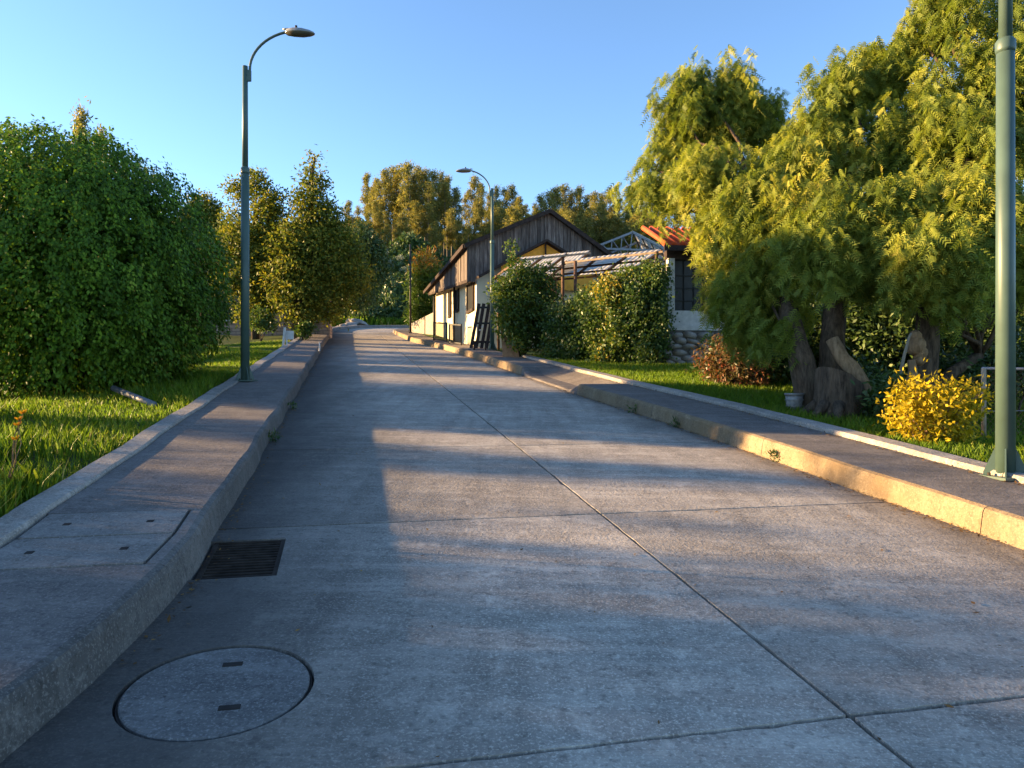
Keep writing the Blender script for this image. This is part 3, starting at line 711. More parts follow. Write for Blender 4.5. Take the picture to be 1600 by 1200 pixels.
pepper('tallest pepper tree, its dark trunk rising behind the golden shrub', bz((at(1440, 620, 11.0).x, 11.0)), C_bl, 2150,
       [trk([(1440, 640, 0), (1444, 590, 0), (1448, 540, 0), (1452, 460, .1), (1485, 340, .4), (1500, 240, .8)], 11.0, [.24, .18, .17, .16, .13, .09]),
        trk([(1460, 608, 0), (1490, 580, 0), (1530, 555, .2)], 11.0, [.10, .09, .07])])

# sawn stump, leaning log, pale stem, burl trunk
def stump():
    p = onground(1312, 650, .2); c = (p[0], p[1], gz(*p)); t = thing('tree_stump', c, 'wide dark sawn stump in front of the pepper trunks', 'stump')
    m = MB(); K = 22; V = []
    for j, (z, r) in enumerate(((-.1, .44), (.05, .40), (.2, .36), (.38, .345), (.52, .335))):
        for i in range(K):
            a = 2 * math.pi * i / K; rr = r * (1 + .07 * math.sin(3 * a + 1) + .05 * math.sin(7 * a)) + random.uniform(-.012, .012)
            V.append((rr * math.cos(a), rr * .8 * math.sin(a), z - (.16 * math.cos(a - .4) if j == 4 else 0) + (0.04 if j == 4 else 0)))
    Fc = []
    for j in range(4):
        for i in range(K): Fc.append((j * K + i, j * K + (i + 1) % K, (j + 1) * K + (i + 1) % K, (j + 1) * K + i))
    Fc.append(tuple(range(4 * K, 5 * K))); m.add(V, Fc); m.obj('trunk', M['bark'], t)
    for a in (-2.6, -2.0, 2.9): m2 = MB(); m2.tube([(.3 * math.cos(a), .3 * math.sin(a), .18), (.5 * math.cos(a), .45 * math.sin(a), .05), (.68 * math.cos(a), .6 * math.sin(a), -.05)], [.09, .06, .03], 7, .2); m2.obj('root', M['bark'], t, True)
stump()
def pole_log(name, label, cat, pix, d, rad, mat, n=10, jit=.2, extra=None):
    P = [at(u, v, d + dd) for u, v, dd in pix]; b = min(P, key=lambda q: q.z); t = thing(name, b, label, cat)
    MB().tube([q - b for q in P], rad, n, jit).obj('trunk', mat, t, True)
    if extra:
        for e in extra: MB().tube([at(u, v, d + dd) - b for u, v, dd in e[0]], e[1], 6, .2).obj('branch', mat, t, True)
    return t
pole_log('tree_log', 'thick sunlit orange brown trunk leaning between stump and golden shrub', 'log', [(1372, 660, 0), (1362, 632, 0), (1345, 600, 0), (1330, 575, .1), (1316, 560, .2), (1300, 530, .3)], 10.6, [.12, .12, .12, .11, .1, .09], M['bark_lit'])
bt = pole_log('tree_snag', 'short sunlit trunk with a knobbly burl rising behind golden shrub', 'tree trunk', [(1424, 645, 0), (1424, 610, 0), (1426, 580, 0), (1424, 562, 0)], 10.3, [.14, .10, .06, .05], M['bark_lit'])
bo = Vector(bt.location)
for i, (u, v, r) in enumerate(((1432, 540, .12), (1438, 552, .1), (1430, 527, .08), (1437, 562, .07))):
    V, Fc = lump((r, r, r * 1.2), i, 12, 8, .16); p = at(u, v, 10.3) - bo; MB().add([Vector(q) + p for q in V], Fc).obj('burl', M['bark_lit'], bt, True)
pole_log('bare_stem', 'thin pale bare stem bent beside the burl trunk', 'stem', [(1406, 640, 0), (1406, 600, 0), (1407, 580, 0), (1413, 555, 0), (1420, 528, 0), (1424, 520, 0)], 10.15, [.03, .025, .024, .022, .018, .012], M['bark_pale'], 7, .2, [([(1407, 588, 0), (1414, 580, 0)], [.012, .006])])
# bucket
p = onground(1241, 642, .2); t = thing('bucket', (p[0], p[1], gz(*p) - .01), 'old dull metal bucket beside the dark pepper trunk', 'bucket')
MB().tube([(0, 0, 0), (0, 0, .27)], [.10, .13], 18).obj('body', M['tin'], t, True)
MB().tube([(0, 0, .255), (0, 0, .285)], [.142, .142], 18).obj('rim', M['tin'], t, True)
for z in (.09, .18): MB().tube([(0, 0, z), (0, 0, z + .012)], .113 + z * .11 + .004, 18).obj('band', M['tin'], t)

# ------------------------------------------------------------------ shrubs on the right
def shrub(name, label, cat, base, blobs, nclump, per, sig, ln, wd, mat, stems=6, droop=.2, group=None, vb=.5, shell=(.4, 1.0), smat='bark_dark'):
    t = thing(name, base, label, cat, group); crown('foliage', [leaf_cloud(blobs, nclump, per, sig, ln, wd, droop, shell, 1, vb)], M[mat], t)
    L = []
    for i in range(stems):
        b = blobs[i % len(blobs)]; q = Vector(b[:3]) + Vector((random.uniform(-.6, .6) * b[3], random.uniform(-.6, .6) * b[3], random.uniform(0, .5) * b[3]))
        L.append(limb((base[0] + random.uniform(-.08, .08), base[1] + random.uniform(-.08, .08), base[2] - .05), q, .016 + .01 * b[3], .006, .03))
    wood('stem', L, M[smat], t, 6); return t
g = onground(1440, 692, .2); gb = (g[0], g[1], gz(*g))
shrub('golden_shrub', 'bright golden yellow leafy shrub behind the pavement border', 'shrub', gb, bl([(1430, 620, 32, 0), (1470, 640, 44, 0), (1430, 660, 34, -.1), (1480, 670, 32, 0), (1505, 625, 24, .1), (1440, 685, 20, -.1), (1535, 615, 9, .1), (1405, 645, 16, 0)], g[1]), 300, 12, .075, .07, .03, 'yellow', 22, .1, smat='bark_lit')
g = onground(1130, 600, .2)
shrub('reddish_shrub', 'loose reddish brown shrub growing beside the stone wall', 'shrub', (g[0], g[1], gz(*g)), bl([(1125, 555, 28, 0), (1150, 575, 30, -.3), (1105, 560, 16, .2), (1180, 580, 26, -.2), (1120, 580, 18, 0)], g[1]), 240, 12, .1, .10, .03, 'red', 14, .4)
for u, v, r, lb in ((1395, 625, 30, 'low green shrub between leaning trunk and golden shrub'), (1350, 600, 40, 'shaded green shrub behind the leaning trunk'), (1500, 590, 40, 'dark green shrub behind the chain link fence'), (1580, 560, 46, 'dark green shrub behind the green lamp post')):
    d = 11.4 if u != 1395 else 10.0; p = at(u, v, d); shrub('green_shrub', lb, 'shrub', (p.x, p.y, gz(p.x, p.y)), bl([(u, v, r, 0), (u + r * .7, v + r * .3, r * .7, .3), (u - r * .5, v + r * .5, r * .6, .2)], d), 160, 14, .09, .10, .04, 'bush', 8)

for u, d, rr, lb in ((1190, 15.5, .8, 'dark bush behind the reddish shrub near the stone house'), (1245, 15.8, 1.0, 'dark bush in the shade behind the leftmost pepper trunk'), (1300, 15.6, 1.1, 'dark bush in the shade behind the sawn stump'), (1365, 15.2, 1.1, 'dark bush in the shade behind the leaning log'), (1425, 15.0, 1.2, 'dark bush in the shade behind the burl trunk'), (1490, 14.8, 1.2, 'dark bush behind the tallest pepper trunk'), (1555, 14.5, 1.2, 'dark bush in the shade beyond the wire fence'), (1630, 14, 1.3, 'dark bush beyond the fence past the lamp post')):
    x = (u - 800) / F * d; z = gz(x, d); shrub('hedge_bush', lb, 'bush', (x, d, z), [(x, d, z + rr * .8, rr, rr * 1.05), (x + .5, d + .2, z + rr * 1.5, rr * .7), (x - .6, d - .1, z + rr * .6, rr * .7)], 260, 15, .14, .13, .06, 'bush', 7)
# ------------------------------------------------------------------ chain link fence
def fence():
    p0 = at(1537, 680, 8.9); g0 = gz(p0.x, p0.y); t = thing('wire_fence', (p0.x, p0.y, g0), 'low chain link fence with pale post and grey top rail', 'fence'); H = .86
    dx, dy = 2.6, .15
    for k, (x, mat) in enumerate(((0, 'rust_wood'), (dx, 'rust_wood'))): MB().tube([(x, dy * x / dx, -.2), (x, dy * x / dx, H)], .028, 10).obj('post', M[mat], t, True)
    MB().tube([(-.02, 0, H), (dx, dy, H - .02)], .02, 8).obj('rail', M['galv'], t, True)
    m = MB(); st = .07
    for lx, hh, x0 in ((dx, H - .05, 0), (-.75, H - .12, 0)):
        L = abs(lx); sg = 1 if lx > 0 else -1; k = -hh
        while k < L:
            for dr in (1, -1):
                a, b = max(0, k), min(L, k + hh); za, zb = (a - k, b - k) if dr > 0 else (hh - (a - k), hh - (b - k))
                if b > a: m.bar((sg * a, dy * sg * a / dx + .01 * dr, za + .02), (sg * b, dy * sg * b / dx + .01 * dr, zb + .02), .003, .003)
            k += st
    m.obj('wire_mesh', M['steel'], t)['kind'] = 'stuff'
    MB().tube([(-.75, -.04, .34), (dx, dy, .36)], .006, 6).obj('tension_wire', M['galv'], t)
fence()

# ------------------------------------------------------------------ stone house behind the pepper tree
def stone_house():
    a = at(1046, 575, 19.6); ax, ay = a.x, a.y; az = gz(ax, ay); t = thing('stone_house', (ax, ay, az), 'house with stone base, white window frame and red roof behind pepper tree', 'house', rz=.12)
    W = 4.4; zz = 1.9                                        # wall runs to the right
    MB().box((W / 2, .35, .3), (W, .5, 1.3)).obj('foundation', M['mortar'], t)
    ms = [mesh('stone', *lump((.19, .10, .095), i, 7, 4, .22), M['stone'], True) for i in range(5)]
    for r in range(6):
        x = (.17 if r % 2 else 0) + random.uniform(-.04, .08)
        while x < 3.2:
            o = link('stone', ms[random.randrange(5)], t, (x, .09 + .02 * random.random(), .06 + r * .155 + random.uniform(-.02, .02))); o.scale = (random.uniform(.55, 1.3), 1, random.uniform(.75, 1.15)); o.rotation_euler = (0, random.uniform(-.25, .25), 0); x += .3 * o.scale[0] + .05
    MB().box((W / 2, .22, 1.02), (W, .3, .12)).obj('sill_course', M['white'], t)
    MB().box((W / 2, .3, 1.28), (W, .2, .44)).obj('wall', M['white'], t)
    MB().box((.11, .24, 2.2), (.18, .18, 1.4)).obj('post', M['white'], t)
    MB().box((3.15, .34, 2.2), (2.5, .2, 1.4)).obj('wall', M['white'], t)
    MB().box((W / 2, .34, 3.0), (W, .25, .24)).obj('lintel', M['darkwood'], t)
    wnd = MB().box((1.05, .36, 2.2), (1.7, .02, 1.4)).obj('window', M['dark'], t)
    for x in (.24, .52, .8, 1.08, 1.36, 1.64): MB().box((x, .335, 2.2), (.025, .03, 1.39)).obj('glazing_bar', M['cable'], wnd)
    for z in (1.78, 2.12, 2.46): MB().box((1.05, .33, z), (1.66, .026, .025)).obj('glazing_bar', M['cable'], wnd)
    rf = MB().hexa([(-.25, -.3, 3.12), (W, -.3, 3.12), (W, 1.7, 3.95), (-.05, 1.7, 3.95), (-.25, -.3, 3.2), (W, -.3, 3.2), (W, 1.7, 4.03), (-.05, 1.7, 4.03)]).obj('roof', M['redroof'], t)
    tm = MB(); tm.tube([(0, 0, 0), (0, 2.03, .83)], .07, 8); tmm = tm.mesh('roof_tile', M['redroof'], True)
    for i in range(19): link('roof_tile', tmm, rf, (-.2 + i * .24, -.33, 3.2))
    MB().box((W / 2, -.31, 3.09), (W + .5, .05, .14)).obj('fascia', M['darkwood'], t)
stone_house()

# ------------------------------------------------------------------ board-gabled cream house
def gable_house():
    o = at(744, 545, 27.8); ox, oy = o.x, o.y; g = float(plane(ns(ox, oy)[1])) + .2; t = thing('gabled_house', (ox, oy, g), 'cream house with dark weathered board gable and board clad street side', 'house')
    def W(k, q, z): return Vector((k * NX - q * NY, k * NY + q * NX, z - g))      # k across (right), q along the street, absolute z
    EZ = 6.94; PK = (2.83, 8.2); RK = (6.3, 5.95); LEN = 13.2; wl_, wr = 0.0, 6.1
    def quadbox(name, P, th, mat, par=t):                         # P: 4 points (k,q,z), extruded along given offset th (dk,dq,dz)
        A = [W(*p) for p in P]; dv = W(*th) - W(0, 0, 0); dv.z = th[2]; return MB().hexa(A + [p + dv for p in A]).obj(name, mat, par)
    # walls
    def wallbox(k0, k1, q0, q1, z0, z1, mat, name, par=t): return MB().hexa([W(k0, q0, z0), W(k1, q0, z0), W(k1, q1, z0), W(k0, q1, z0), W(k0, q0, z1), W(k1, q0, z1), W(k1, q1, z1), W(k0, q1, z1)]).obj(name, mat, par)
    wallbox(0.05, 6.0, 0.12, LEN, 2.2, 6.7, M['cream'], 'wall')
    wallbox(0.6, 6.0, .0, .12, 2.4, 5.6, M['cream'], 'front_wall')
    wallbox(0.035, .07, .1, .16, 2.6, 5.6, M['white'], 'corner_trim')
    # windows in the street wall
    def uq(u): c = (u - 800) / F; return (c * oy - ox) / (-NY - c * NX)         # q along the wall for a pixel column
    for u0, u1, v0, v1 in ((701, 704, 455, 493), (712.5, 716, 452, 484), (730, 739.5, 442, 484)):
        q1, q0 = uq(u0), uq(u1); d = oy + (q0 + q1) / 2 * NX; z0 = EYE + (600 - v1) / F * d; z1 = EYE + (600 - v0) / F * d
        wn_ = wallbox(0.02, .06, q0, q1, z0, z1, M['dark'], 'window')
        wallbox(-.03, .05, q0 - .06, q0, z0 - .06, z1, M['darkwood'], 'frame', wn_); wallbox(-.03, .05, q1, q1 + .06, z0 - .06, z1, M['darkwood'], 'frame', wn_); wallbox(-.05, .05, q0 - .05, q1 + .05, z0 - .1, z0, M['darkwood'], 'sill', wn_)
    # boards of the gable
    top = lambda k: EZ + (PK[1] - EZ) * k / PK[0] if k < PK[0] else PK[1] + (RK[1] - PK[1]) * (k - PK[0]) / (RK[0] - PK[0])
    ip = (2.62, 7.02)
    bot = lambda k: 5.62 + (ip[1] - 5.62) * k / ip[0] if k < ip[0] else max(5.3, ip[1] - (k - ip[0]) * .55)
    k = -.02; i = 0
    while k < 6.0:
        wd = random.uniform(.125, .17); a, b = k + .006, k + wd - .006; dq = random.uniform(-.012, .012); rg = random.uniform(-.03, .03)
        P = [W(a, -.06 + dq, bot(a) + rg), W(b, -.06 + dq, bot(b) + rg), W(b, -.03, bot(b) + rg), W(a, -.03, bot(a) + rg), W(a, -.06 + dq, top(a) - .03), W(b, -.06 + dq, top(b) - .03), W(b, -.03, top(b) - .03), W(a, -.03, top(a) - .03)]
        MB().hexa(P).obj('board', M['wood'], t); k += wd
    quadbox('gable_backing', [(0, -.02, 5.62), (ip[0], -.02, ip[1]), (PK[0], -.02, PK[1] - .05), (0, -.02, EZ - .05)], (0, .04, 0), M['dark'])
    quadbox('gable_backing', [(ip[0], -.02, ip[1]), (6.1, -.02, 5.2), (6.1, -.02, 6.0), (PK[0], -.02, PK[1] - .05)], (0, .04, 0), M['dark'])
    # boards on the street side
    q = 0.0
    while q < LEN + .4:
        wd = random.uniform(.19, .26); zt = EZ - .02; zb = 5.5 + .078 * q + random.uniform(-.05, .05); dk = random.uniform(-.015, .015)
        if q > LEN - .6: zb = max(zb, 6.6)
        MB().hexa([W(-.34 + dk, q, zb), W(-.31, q, zb), W(-.31, q + wd - .012, zb), W(-.34 + dk, q + wd - .012, zb), W(-.34 + dk, q, zt), W(-.31, q, zt), W(-.31, q + wd - .012, zt), W(-.34 + dk, q + wd - .012, zt)]).obj('board', M['wood'], t); q += wd
    wallbox(-.36, -.02, -.05, .02, 5.45, EZ - .02, M['wood'], 'corner_board')
    wallbox(-.30, .05, .02, LEN, 6.62, 6.70, M['darkwood'], 'soffit')
    MB().bar(W(-.325, -.02, 5.48), W(-.325, LEN, 6.55), .05, .12).obj('lower_rail', M['darkwood'], t)
    # roof planes with overhang, rake boards
    sl_ = (PK[1] - EZ) / PK[0]; e0 = -.5
    quadbox('roof', [(e0, -.25, EZ + e0 * sl_ + .02), (PK[0], -.25, PK[1] + .02), (PK[0], LEN + .9, PK[1] + .02), (e0, LEN + .9, EZ + e0 * sl_ + .02)], (0, 0, .1), M['roof'])
    sr = (RK[1] - PK[1]) / (RK[0] - PK[0])
    quadbox('roof', [(PK[0], -.25, PK[1] + .015), (7.0, -.25, PK[1] + sr * (7.0 - PK[0]) + .015), (7.0, LEN + .9, PK[1] + sr * (7.0 - PK[0]) + .015), (PK[0], LEN + .9, PK[1] + .015)], (0, 0, .1), M['roof'])
    MB().bar(W(e0, -.28, EZ + e0 * sl_ + .03), W(PK[0], -.28, PK[1] + .03), .05, .15).obj('rake_board', M['darkwood'], t)
    MB().bar(W(PK[0], -.285, PK[1] + .03), W(7.0, -.285, PK[1] + sr * (7 - PK[0]) + .03), .05, .15).obj('rake_board', M['darkwood'], t)
    MB().bar(W(e0 - .02, -.25, EZ + e0 * sl_ + .03), W(e0 - .02, LEN + .9, EZ + e0 * sl_ + .03), .07, .16).obj('fascia', M['darkwood'], t)
    # inner porch gable: ochre infill under its own small roof
    quadbox('porch_panel', [(0.9, -.3, 5.2), (4.6, -.3, 5.2), (4.5, -.3, 5.9), (ip[0], -.3, ip[1] - .06)], (0, .05, 0), M['ochre'])
    quadbox('porch_panel', [(0.9, -.31, 5.2), (ip[0], -.31, 5.2), (ip[0], -.31, ip[1] - .06), (.9, -.31, 6.04)], (0, .05, 0), M['ochre'])
    MB().bar(W(0.0, -.38, 5.58), W(ip[0], -.38, ip[1] + .03), .34, .09).obj('porch_roof', M['darkwood'], t)
    MB().bar(W(ip[0], -.385, ip[1] + .03), W(4.7, -.385, ip[1] - 1.15), .34, .09).obj('porch_roof', M['darkwood'], t)
    MB().bar(W(ip[0], -.36, 5.2), W(ip[0], -.36, ip[1]), .1, .06).obj('king_post', M['darkwood'], t)
    for q in (5.35, LEN - .1): MB().tube([W(-.06, q, 2.6 + .1 * q), W(-.06, q, 6.6)], .05, 8).obj('downpipe', M['cable'], t, True)
    MB().tube([W(-.06, 5.35, 6.2), W(-.06, 9.9, 6.25)], .03, 6).obj('pipe', M['cable'], t, True)
    return W
HW = gable_house()
# two dark gate panels leaning on the street wall, the leaning dark frame, the low bench
for i, (u0, u1, v0, v1) in enumerate(((677.5, 698.5, 512, 533), (702, 721, 515, 538))):
    x0, y0 = onground(u0, v1 - 1, .21); x1, y1 = onground(u1, v1 + 1.5, .21); a, b = Vector((x0, y0, 0)), Vector((x1, y1, 0)); za, zb = gz(*a.xy), gz(*b.xy)
    za = float(plane(ns(x0, y0)[1])) + .2; zb = float(plane(ns(x1, y1)[1])) + .2
    t = thing('railing_panel', (x0, y0, za), ['dark iron railing panel at the far end of the cream street wall', 'dark iron railing panel under the narrow window of the cream house'][i], 'railing', 'dark railings by the cream house'); d = b - a; H = .85
    for q, w_ in ((0, .05), (1, .05)): MB().box((d.x * q, d.y * q, (zb - za) * q + H / 2 - .05), (w_, w_, H + .1)).obj('post', M['cable'], t)
    for z in (.08, H * .95): MB().bar((0, 0, z), (d.x, d.y, zb - za + z), .04, .05).obj('rail', M['cable'], t)
    for k in range(1, 16):
        q = k / 16; MB().bar((d.x * q, d.y * q, (zb - za) * q + .05), (d.x * q, d.y * q, (zb - za) * q + H * (.93 + .1 * random.random())), .035, .02, (1, 0, 0)).obj('picket', M['cable'], t)
p = at(752, 545, 27.0); pz = gz(p.x, p.y); t = thing('slatted_panel', (p.x, p.y, pz - .05), 'tall dark slatted frame leaning against the cream wall corner', 'frame')
for x in (-.28, -.1, .1, .28): MB().bar((x - .1, -.1, 0), (x + .18, .35, 1.75 + .0 * x), .12, .04, (0, 1, 0)).obj('slat', M['darkwood'], t)
for z in (.3, 1.0, 1.6): MB().bar((-.42 + .16 * z, -.13 + .25 * z, z), (.3 + .16 * z, -.13 + .25 * z, z), .05, .07).obj('crosspiece', M['cable'], t)
for i in range(5): MB().box((-.05 + .09 * i, .05 + .05 * i, .75 + .13 * i), (.07, .03, .05)).obj('white_tag', M['white'], t)
p = at(750, 552, 25.9); pz = float(plane(ns(p.x, p.y)[1])) + .2; t = thing('bench', (p.x, p.y, pz), 'small low dark bench on the pavement beside the lamp pole', 'bench')
MB().box((0, 0, .3), (.5, .28, .05)).obj('seat', M['darkwood'], t)
for x in (-.2, .2):
    for y in (-.1, .1): MB().box((x, y, .13), (.05, .05, .3)).obj('leg', M['darkwood'], t)

# ------------------------------------------------------------------ translucent canopies on rusty frames
def canopy(label, P, posts, rows, bay):
    """P: near-left, near-right, far-right, far-left corners"""
    P = [Vector(p) for p in P]; c = Vector((P[0].x, P[0].y, gz(P[0].x, P[0].y))); t = thing('canopy', c, label, 'canopy', 'plastic roofed canopies'); L = lambda a, b: P[0].lerp(P[1], a).lerp(P[3].lerp(P[2], a), b) - c
    for i in range(bay):
        for j in range(rows):
            a0, a1, b0, b1 = i / bay + .004, (i + 1) / bay - .004, j / rows, (j + 1) / rows + (.03 if j < rows - 1 else 0); V = []; Fc = []; K = 12
            for q in range(K + 1):
                a = a0 + (a1 - a0) * q / K; up = Vector((0, 0, .05 + (.012 if q % 2 else 0) + .006 * j)); V += [L(a, b0) + up, L(a, b1) + up]
            for q in range(K): Fc.append((2 * q, 2 * q + 2, 2 * q + 3, 2 * q + 1))
            link('sheet', mesh('sheet', V, Fc, M['sheet']), t)
    for i in range(bay + 1): MB().bar(L(i / bay, 0), L(i / bay, 1), .05, .07).obj('rafter', M['steel'], t)
    for j in range(rows + 1): MB().bar(L(-.01, j / rows) - Vector((0, 0, .03)), L(1.01, j / rows) - Vector((0, 0, .03)), .05, .06).obj('purlin', M['steel'] if j else M['rust_wood'], t)
    for a, b in posts:
        q = L(a, b); MB().tube([(q.x, q.y, gz(q.x + c.x, q.y + c.y) - c.z - .1), (q.x, q.y, q.z)], .05, 8).obj('post', M['steel'], t, True)
canopy('pale plastic canopy with rusty frame against the board gable', [at(813, 405, 23.2), at(922, 394, 23.2), at(872, 434, 27.3), at(772, 434, 26.9)], [(0.03, 0.02), (.62, 0.02), (.05, .95), (.9, .95)], 2, 3)
canopy('longer bluish plastic canopy above the vine wall', [at(885, 409, 22.9), at(1034, 392, 21.4), at(985, 426, 26.5), at(855, 437, 27.0)], [(.1, 0), (.95, 0), (.1, 1), (.9, 1)], 3, 3)
# bare steel roof frame behind
def roof_frame():
    a = at(928, 386, 31); c = Vector((a.x, a.y, gz(a.x, a.y))); t = thing('steel_roof_frame', c, 'open grey steel roof frame behind the canopies', 'roof frame')
    A, B, Cc = at(925, 388, 31) - c, at(988, 363, 31) - c, at(1045, 392, 31) - c; off = Vector((.6, 2.2, .0))
    for k in range(4):
        o = off * k; MB().bar(A + o, B + o, .07, .09).obj('rafter', M['galv'], t); MB().bar(B + o, Cc + o, .07, .09).obj('rafter', M['galv'], t); MB().bar(A + o, Cc + o, .06, .08).obj('tie_beam', M['galv'], t)
        for q in range(1, 8):
            x = A.lerp(Cc, q / 8) + o; h = (A.lerp(B, q / 4) if q <= 4 else B.lerp(Cc, (q - 4) / 4)) + o; MB().bar(x, h, .035, .035, (0, 1, 0)).obj('strut', M['galv'], t)
    for q in range(5):
        p = A.lerp(B, q / 4); MB().bar(p, p + off * 3, .05, .05).obj('purlin', M['galv'], t); p = B.lerp(Cc, q / 4); MB().bar(p, p + off * 3, .05, .05).obj('purlin', M['galv'], t)
    o = off * 3; MB().hexa([B + Vector((0, 0, .06)), Cc + Vector((0, 0, .06)), Cc + o + Vector((0, 0, .06)), B + o + Vector((0, 0, .06)), B + Vector((0, 0, .08)), Cc + Vector((0, 0, .08)), Cc + o + Vector((0, 0, .08)), B + o + Vector((0, 0, .08))]).obj('sheet', M['sheet'], t)
    for p in (A, Cc, A + off * 3, Cc + off * 3): MB().tube([(p.x, p.y, gz(p.x + c.x, p.y + c.y) - c.z - .2), p], .06, 8).obj('post', M['galv'], t)
roof_frame()

# ------------------------------------------------------------------ vine wall, corner shrub, clay pier
def vines():
    a, b = at(858, 556, 21.8), at(1036, 575, 19.5); c = Vector((a.x, a.y, gz(a.x, a.y))); t = thing('vine_wall', c, 'garden wall overgrown with green vines, sunlit yellow painted in', 'vine wall')
    a, b = Vector((a.x, a.y, 0)), Vector((b.x, b.y, 0)); d = b - a
    m = MB(); m.hexa([(0, .1, -.3), (d.x, d.y + .1, -.3), (d.x, d.y + .4, -.3), (0, .4, -.3), (0, .1, 1.6), (d.x, d.y + .1, 2.0), (d.x, d.y + .4, 2.0), (0, .4, 1.6)]); m.obj('wall', M['mortar'], t)
    n = 1500; q = rng.random(n); z = rng.random(n) ** .8; top = np.interp(q, [0, .15, .3, .5, .7, .85, 1], [1.7, 1.5, 1.9, 2.2, 2.4, 2.5, 2.3])
    bulge = np.interp(q, [0, .3, .5, .65, .85, 1], [.5, .6, .95, .75, .6, .25]) * (0.45 + .35 * np.sin(z * 3) + .25 * np.sin(q * 31 + z * 5) + .22 * np.sin(q * 17 - z * 9 + 1))
    P = np.stack([a.x + d.x * q, a.y + d.y * q + .1 - bulge * rng.uniform(.75, 1, n), c.z - .15 + z * top + .1 * q], 1)
    per = 26; i = np.repeat(np.arange(n), per); Q = P[i] + rng.normal(0, .14, (n * per, 3)); nn = n * per
    D = unit(rsph(nn) + np.array([0, -.3, -.7])); Nn = unit(rsph(nn) * .8 + np.array([-.2, -1, .5])); cr = rng.random(n)
    sunlit_yl = (np.exp(-((q - .52) / .12) ** 2) * (.2 + .35 * rng.random(n)) + .35 * (z > .86) * rng.random(n))[i]  # yellow sunlight put into the leaf colour, mid-wall and along the top
    var = np.clip(.55 * cr[i] + .2 * rng.random(nn) + sunlit_yl, 0, 1)
    crown('vine_foliage', [leaves(Q, D, Nn, (.095 * rng.uniform(.6, 1.3, nn)), .06 * rng.uniform(.6, 1.3, nn), var)], M['vine'], t)
    L = []
    for k in range(26):
        x = random.random(); px_, py_ = d.x * x, d.y * x; zt = float(np.interp(x, [0, .3, .7, 1], [1.4, 1.7, 2.2, 2.1]))
        L.append(limb((c.x + px_, c.y + py_ - .12, c.z - .1), (c.x + px_ + random.uniform(-.3, .3), c.y + py_ - .1, c.z + zt), .025, .012, 0, 7, .12))
    wood('vine_stem', L, M['bark_dark'], t, 6)
vines()
p = at(797, 556, 22.6); pz = gz(p.x, p.y)
t = thing('clay_pier', (p.x, p.y, pz - .1), 'crumbling orange clay pier under the corner shrub', 'pier')
m = MB(); m.hexa([(-.22, -.2, 0), (.3, -.2, 0), (.3, .3, 0), (-.22, .3, 0), (-.3, -.16, 1.15), (.1, -.16, 1.05), (.1, .25, 1.05), (-.3, .25, 1.15)]); m.obj('body', M['clay'], t)
shrub('corner_shrub', 'rounded dark green shrub on the corner beside the vine wall', 'shrub', (p.x + .35, p.y, pz), bl([(815, 470, 44, 0), (800, 500, 30, -.1), (825, 440, 28, .2), (845, 480, 34, .2), (790, 455, 20, .1), (815, 425, 13, 0), (830, 520, 26, .2), (812, 530, 16, -.3), (855, 520, 30, .3)], 22.4), 620, 24, .12, .11, .06, 'vine', 14, .3)
for u, v, lb in ((797, 392, 'tall yellowing shoot sticking up from the corner shrub'), (858, 424, 'pale yellow shoot beside the rusty canopy post')):
    p = at(u, v, 22.0); q = at(u + 14, 440, 22.0); t = thing('vine_shoot', q, lb, 'shoot', 'shoots above the hedge')
    wood('stem', [limb(q, p, .015, .006)], M['bark_lit'], t, 5); crown('foliage', [leaf_cloud([(p.x, p.y, p.z, .18, .3), (p.x + .1, p.y, p.z - .5, .15, .25)], 30, 9, .06, .11, .06)], M['vine'], t)

# ------------------------------------------------------------------ trees in the middle distance, left
def broad_tree(name, label, base, blobs, nclump, per, sig, ln, wd, mat, tr, group=None, cat='tree', shell=(.35, 1.0), bark='bark_dark', vb=.5):
    t = thing(name, base, label, cat, group); crown('crown', [leaf_cloud(blobs, nclump, per, sig, ln, wd, .3, shell, .8, vb)], M[mat], t)
    tp = max(blobs, key=lambda b: b[2]); B = Vector(base); top = Vector((tp[0], tp[1], tp[2])); mid = B.lerp(top, .45)
    L = [limb((base[0], base[1], base[2] - .2), top, tr, tr * .2, 0, 8, .05)]
    for b in blobs: L.append(limb(B.lerp(top, random.uniform(.2, .5)), b[:3], tr * .4, tr * .1, .05))
    wood('trunk', L, M[bark], t, 8); return t
tx, ty = onground(456, 531, .2)
def gb_(u, d, sg=0): p = at(u, 500, d); return (p.x, p.y, gz(p.x, p.y))
broad_tree('street_tree', 'tall pointed dark green tree at the pavement end by brick house', gb_(462, 33), bl([(492, 246, 9, 0), (490, 285, 21, 0), (483, 320, 27, 0), (500, 350, 36, .4), (470, 370, 34, -.3), (490, 410, 46, 0), (450, 430, 40, -.4), (520, 420, 42, .6), (470, 465, 44, -.2), (510, 465, 36, .5), (540, 385, 26, 1), (545, 430, 34, .8), (452, 385, 30, -.2), (515, 375, 28, .3)], 33), 1500, 22, .22, .17, .085, 'olive', .26)
broad_tree('street_tree', 'golden olive tree growing beside the brick house wall', gb_(400, 34), bl([(402, 285, 16, 0), (425, 320, 24, 0), (375, 300, 18, 1), (415, 350, 34, 0), (370, 385, 34, -.3), (425, 400, 42, 0), (385, 420, 36, -.4), (415, 450, 40, 0), (365, 350, 20, .5), (390, 480, 22, -.5), (352, 400, 22, 0), (350, 440, 26, 0), (440, 375, 28, .2)], 34), 1200, 22, .22, .17, .085, 'olive', .2)
